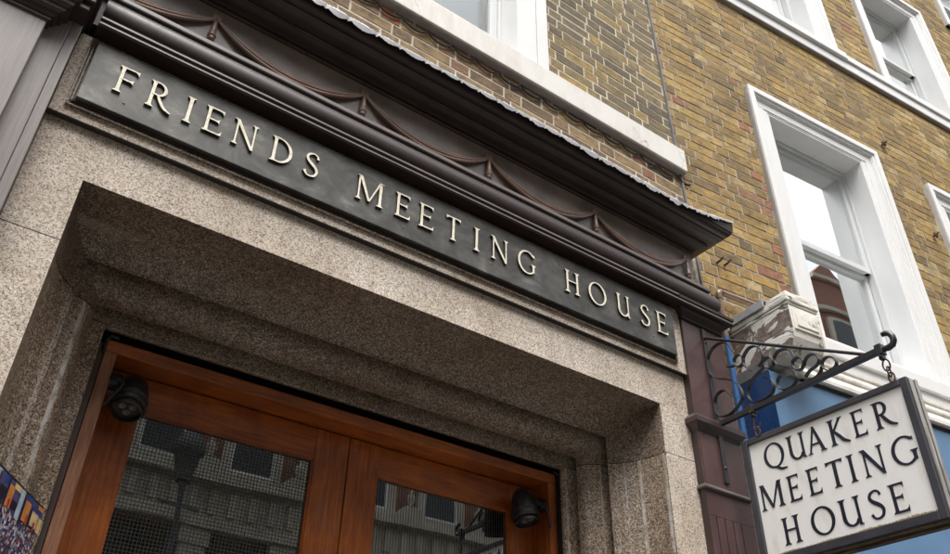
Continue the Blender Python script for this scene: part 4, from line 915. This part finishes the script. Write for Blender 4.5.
def house(x0, x1, h, brick, label, gable, wins, stone=True, y=-11.0):
    t = thing('terrace_house', ((x0+x1)/2, y-3, 0), label, 'building', 'houses across the street')
    mb = MB(); mb.box(x0, x1, y-8, y, 0, h); 
    if gable:
        xc = (x0+x1)/2; w = (x1-x0)*.36
        st = [(xc-w, h), (xc-w, h+.6), (xc-w*.72, h+.8), (xc-w*.66, h+1.9), (xc-w*.36, h+2.3), (xc-w*.32, h+3.2), (xc, h+4.1), (xc+w*.32, h+3.2), (xc+w*.36, h+2.3), (xc+w*.66, h+1.9), (xc+w*.72, h+.8), (xc+w, h+.6), (xc+w, h)]
        A_ = [(a, y, b_) for a, b_ in st]; B_ = [(a, y-.5, b_) for a, b_ in st]; n = len(st); mb.add(A_, [tuple(range(n))]); mb.add(B_, [tuple(range(n))[::-1]]); mb.grid([A_, B_], 0, False)
    wl = mb.build('wall', brick, t)
    if gable:
        for dz_, hw in ((.15, w*1.0), (1.85, w*.64), (3.15, w*.30)):
            mb = MB(); mb.box(xc-hw, xc+hw, y+.002, y+.14, h+dz_, h+dz_+.18); mb.build('gable_course', 'house_stone', t)
        mb = MB(); mb.box(xc-.55, xc+.55, y+.002, y+.10, h+.45, h+1.6); gw = mb.build('window', 'house_stone', t)
        mb = MB(); mb.box(xc-.40, xc+.40, y+.10, y+.105, h+.55, h+1.5); mb.build('pane', 'house_glass', gw)
    mb = MB(); mb.box(x0-.05, x1+.05, y, y+.35, h-.5, h-.1); mb.box(x0, x1, y, y+.18, h-.9, h-.5)
    mb.box(x0, x1, y, y+.40, 7.75, 7.93); mb.box(x0, x1, y, y+.12, 7.05, 7.75); mb.box(x0, x1, y, y+.28, 6.8, 7.05); mb.box(x0, x1, y, y+.10, 3.9, 4.2)
    k = x0 + .15
    while k < x1 - .2: mb.box(k, k+.16, y+.12, y+.20, 7.15, 7.65); k += .42
    mb.build('stone_course', 'house_stone', t)
    mb = MB(); mb.box(x0+.3, x1-.3, y, y+.05, .5, 3.7); mb.box(x0+.5, x1-.5, y, y+.05, 4.6, 6.7); mb.build('shop_window', 'house_glass', t)
    mb = MB(); q = x0 + .1
    for q in (x0+.0, x1-.3): mb.box(q, q+.3, y, y+.16, 0, h-.9)
    mb.build('quoin', 'house_stone', t)
    nW = wins; pitch = (x1-x0-.8)/nW; z = 8.20
    for i in range(nW+1):
        c = x0 + .4 + pitch*i; mb = MB(); mb.box(c-.28, c+.28, y+.001, y+.14, 4.25, 6.79); mb.box(c-.34, c+.34, y+.001, y+.2, 6.45, 6.785); mb.build('pier', 'house_stone', t)
        mb = MB(); ar = [(c+.36*math.cos(PI-PI*j/10), 7.93+.34*math.sin(PI*j/10)) for j in range(11)]
        A_ = [(p, y+.34, q) for p, q in ar]; B_ = [(p, y+.18, q) for p, q in ar]; mb.add(A_, [tuple(range(11))]); mb.add(B_, [tuple(range(11))[::-1]]); mb.grid([A_+[A_[0]], B_+[B_[0]]], 0, False)
        mb.lathe([(.10, 0), (.05, .05), (.12, .16), (.10, .26), (.03, .32), (.05, .38), (0, .44)], (c, y+.27, 8.26), (0, 0, 1), 10); mb.build('ornament', 'house_stone', t)
    while z + 2 < h - .9:
        for i in range(nW):
            c = x0 + .4 + pitch*(i+.5); ww = min(1.15, pitch*.5)
            mb = MB(); mb.box(c-ww/2-.18, c-ww/2, y+.001, y+.12, z-.1, z+2.05); mb.box(c+ww/2, c+ww/2+.18, y+.001, y+.12, z-.1, z+2.05); mb.box(c-ww/2-.25, c+ww/2+.25, y+.001, y+.22, z+2.05, z+2.25); mb.box(c-ww/2-.25, c+ww/2+.25, y+.001, y+.2, z-.22, z-.1)
            f = mb.build('window', 'house_stone' if stone else 'white_paint', t)
            mb = MB(); mb.box(c-ww/2, c-ww/2+.07, y+.002, y+.06, z-.1, z+2.05); mb.box(c+ww/2-.07, c+ww/2, y+.002, y+.06, z-.1, z+2.05); mb.box(c-ww/2+.07, c+ww/2-.07, y+.002, y+.055, z+.95, z+1.03); mb.box(c-.02, c+.02, y+.002, y+.05, z+1.03, z+2.0); mb.box(c-ww/2+.07, c+ww/2-.07, y+.002, y+.058, z-.1, z); mb.build('frame', 'white_paint', f)
            mb = MB(); mb.box(c-ww/2, c+ww/2, y+.0015, y+.02, z-.1, z+2.05); mb.build('pane', 'house_glass', f)
            if stone and i % 2 == 0:
                mb = MB(); arc_ = [(c-ww*.7, z+2.25)] + [(c+ww*.7*math.cos(PI-PI*j/8), z+2.25+.38*math.sin(PI*j/8)) for j in range(9)]
                A_ = [(a, y+.18, b_) for a, b_ in arc_[1:]]; B_ = [(a, y+.001, b_) for a, b_ in arc_[1:]]; n = len(A_); mb.add(A_, [tuple(range(n))]); mb.grid([A_+[A_[0]], B_+[B_[0]]], 0, False); mb.build('pediment', 'house_stone', f)
        z += 3.15
    mb = MB(); mb.box(x0+.8, x0+1.9, y-3.2, y-2.4, h, h+2.0)
    for q in range(3): mb.lathe([(.13, 0), (.12, .6), (.14, .62), (.1, .62)], (x0+1.05+q*.3, y-2.8, h+2.0), (0,0,1), 10)
    mb.build('chimney', brick, wl)
    return t
house(-26, -16.5, 15.6, 'house_brick_yellow', 'plain yellow brick house far down the left of the street opposite', False, 4, False)
house(-16.4, -9.0, 16.6, 'house_stone', 'pale stone fronted house opposite with flat parapet, left of the narrow brick one', False, 3)
house(-8.9, -1.5, 16.0, 'house_brick_yellow', 'yellow brick house opposite beside the red gabled one', False, 3, False)
house(-1.4, 7.2, 15.5, 'house_brick', 'red brick house opposite seen in the left door pane', False, 4)
house(7.3, 14.0, 16.2, 'house_brick', 'red brick house opposite seen in the right door pane', False, 3)
house(14.1, 16.9, 15.8, 'house_stone', 'narrow pale stone house opposite, left of the stepped gable', False, 1)
house(17.0, 25.2, 14.9, 'house_brick', 'red brick house opposite with tall stepped gable seen in the window', True, 3)
house(25.3, 32.0, 15.4, 'house_stone', 'pale stone house opposite past the stepped gable', False, 4)
house(32.1, 44.0, 15.0, 'house_brick_yellow', 'long yellow brick house opposite at the far right', False, 6, False)
sl_ = thing('street_lamp', (4.1, -9.6, 0), 'tall black street lamp with domed lantern reflected in the left door pane', 'street lamp')
mb = MB(); mb.lathe([(.18, 0), (.17, .5), (.12, .7), (.07, 1.2), (.06, 5.2), (.05, 7.1), (.10, 7.15), (.06, 7.2)], (4.1, -9.6, 0), (0,0,1), 14); mb.box(3.7, 4.5, -9.63, -9.57, 6.7, 6.76); mb.build('post', 'slate', sl_)
mb = MB(); mb.lathe([(.15, 7.2), (.25, 7.7), (.32, 7.75), (.30, 7.9), (.19, 8.1), (.06, 8.18), (.04, 8.34), (0, 8.36)], (4.1, -9.6, 0), (0,0,1), 16); mb.build('lantern', 'slate', sl_)

# ------------------------------------------------------------------ camera, light, render settings
sc_ = bpy.context.scene
cam = bpy.data.cameras.new('camera'); co = bpy.data.objects.new('camera', cam); col.objects.link(co); sc_.camera = co
cam.sensor_width = 36; cam.sensor_fit = 'HORIZONTAL'; cam.lens = 828.17/950*36; cam.clip_start = .05; cam.clip_end = 500
az, pi_, ro = math.radians(34.784), math.radians(34.897), .02346
f = Vector((math.sin(az)*math.cos(pi_), math.cos(az)*math.cos(pi_), math.sin(pi_))); r = Vector((math.cos(az), -math.sin(az), 0)); u = r.cross(f)
r2 = r*math.cos(ro) + u*math.sin(ro); u2 = -r*math.sin(ro) + u*math.cos(ro)
co.matrix_world = Matrix(((r2.x, u2.x, -f.x, 0), (r2.y, u2.y, -f.y, 0), (r2.z, u2.z, -f.z, H), (0, 0, 0, 1)))

w = bpy.data.worlds.new('World'); sc_.world = w; w.use_nodes = True; nt = w.node_tree
sky = nt.nodes.new('ShaderNodeTexSky'); sky.sky_type = 'NISHITA'; sky.sun_disc = False
SE, SA = math.radians(66), math.radians(205)      # compass bearing of the sun, from +Y towards +X
sky.sun_elevation = SE; sky.sun_rotation = SA; sky.air_density = 1.3; sky.dust_density = 6.0; sky.ozone_density = 1.0
bg = nt.nodes['Background']; bg.inputs['Strength'].default_value = .15
# overcast: the blue of the clear sky is washed towards a pale grey cloud layer
hs_ = nt.nodes.new('ShaderNodeHueSaturation'); hs_.inputs['Saturation'].default_value = .20
nt.links.new(sky.outputs[0], hs_.inputs['Color']); nt.links.new(hs_.outputs[0], bg.inputs['Color'])
sun = bpy.data.lights.new('sun', 'SUN'); so = bpy.data.objects.new('sun', sun); col.objects.link(so)
sun.energy = 1.0; sun.angle = math.radians(30); sun.color = (1, .965, .92)
d = Vector((math.sin(SA)*math.cos(SE), math.cos(SA)*math.cos(SE), math.sin(SE)))
so.rotation_euler = d.to_track_quat('Z', 'Y').to_euler(); so.location = (0, -5, 30)
sc_.view_settings.view_transform = 'Standard'; sc_.view_settings.look = 'None'; sc_.view_settings.gamma = 1; sc_.view_settings.use_curve_mapping = False
sc_.view_settings.exposure = 1.2
sc_.cycles.max_bounces = 8; sc_.cycles.transparent_max_bounces = 12
sc_.render.film_transparent = False
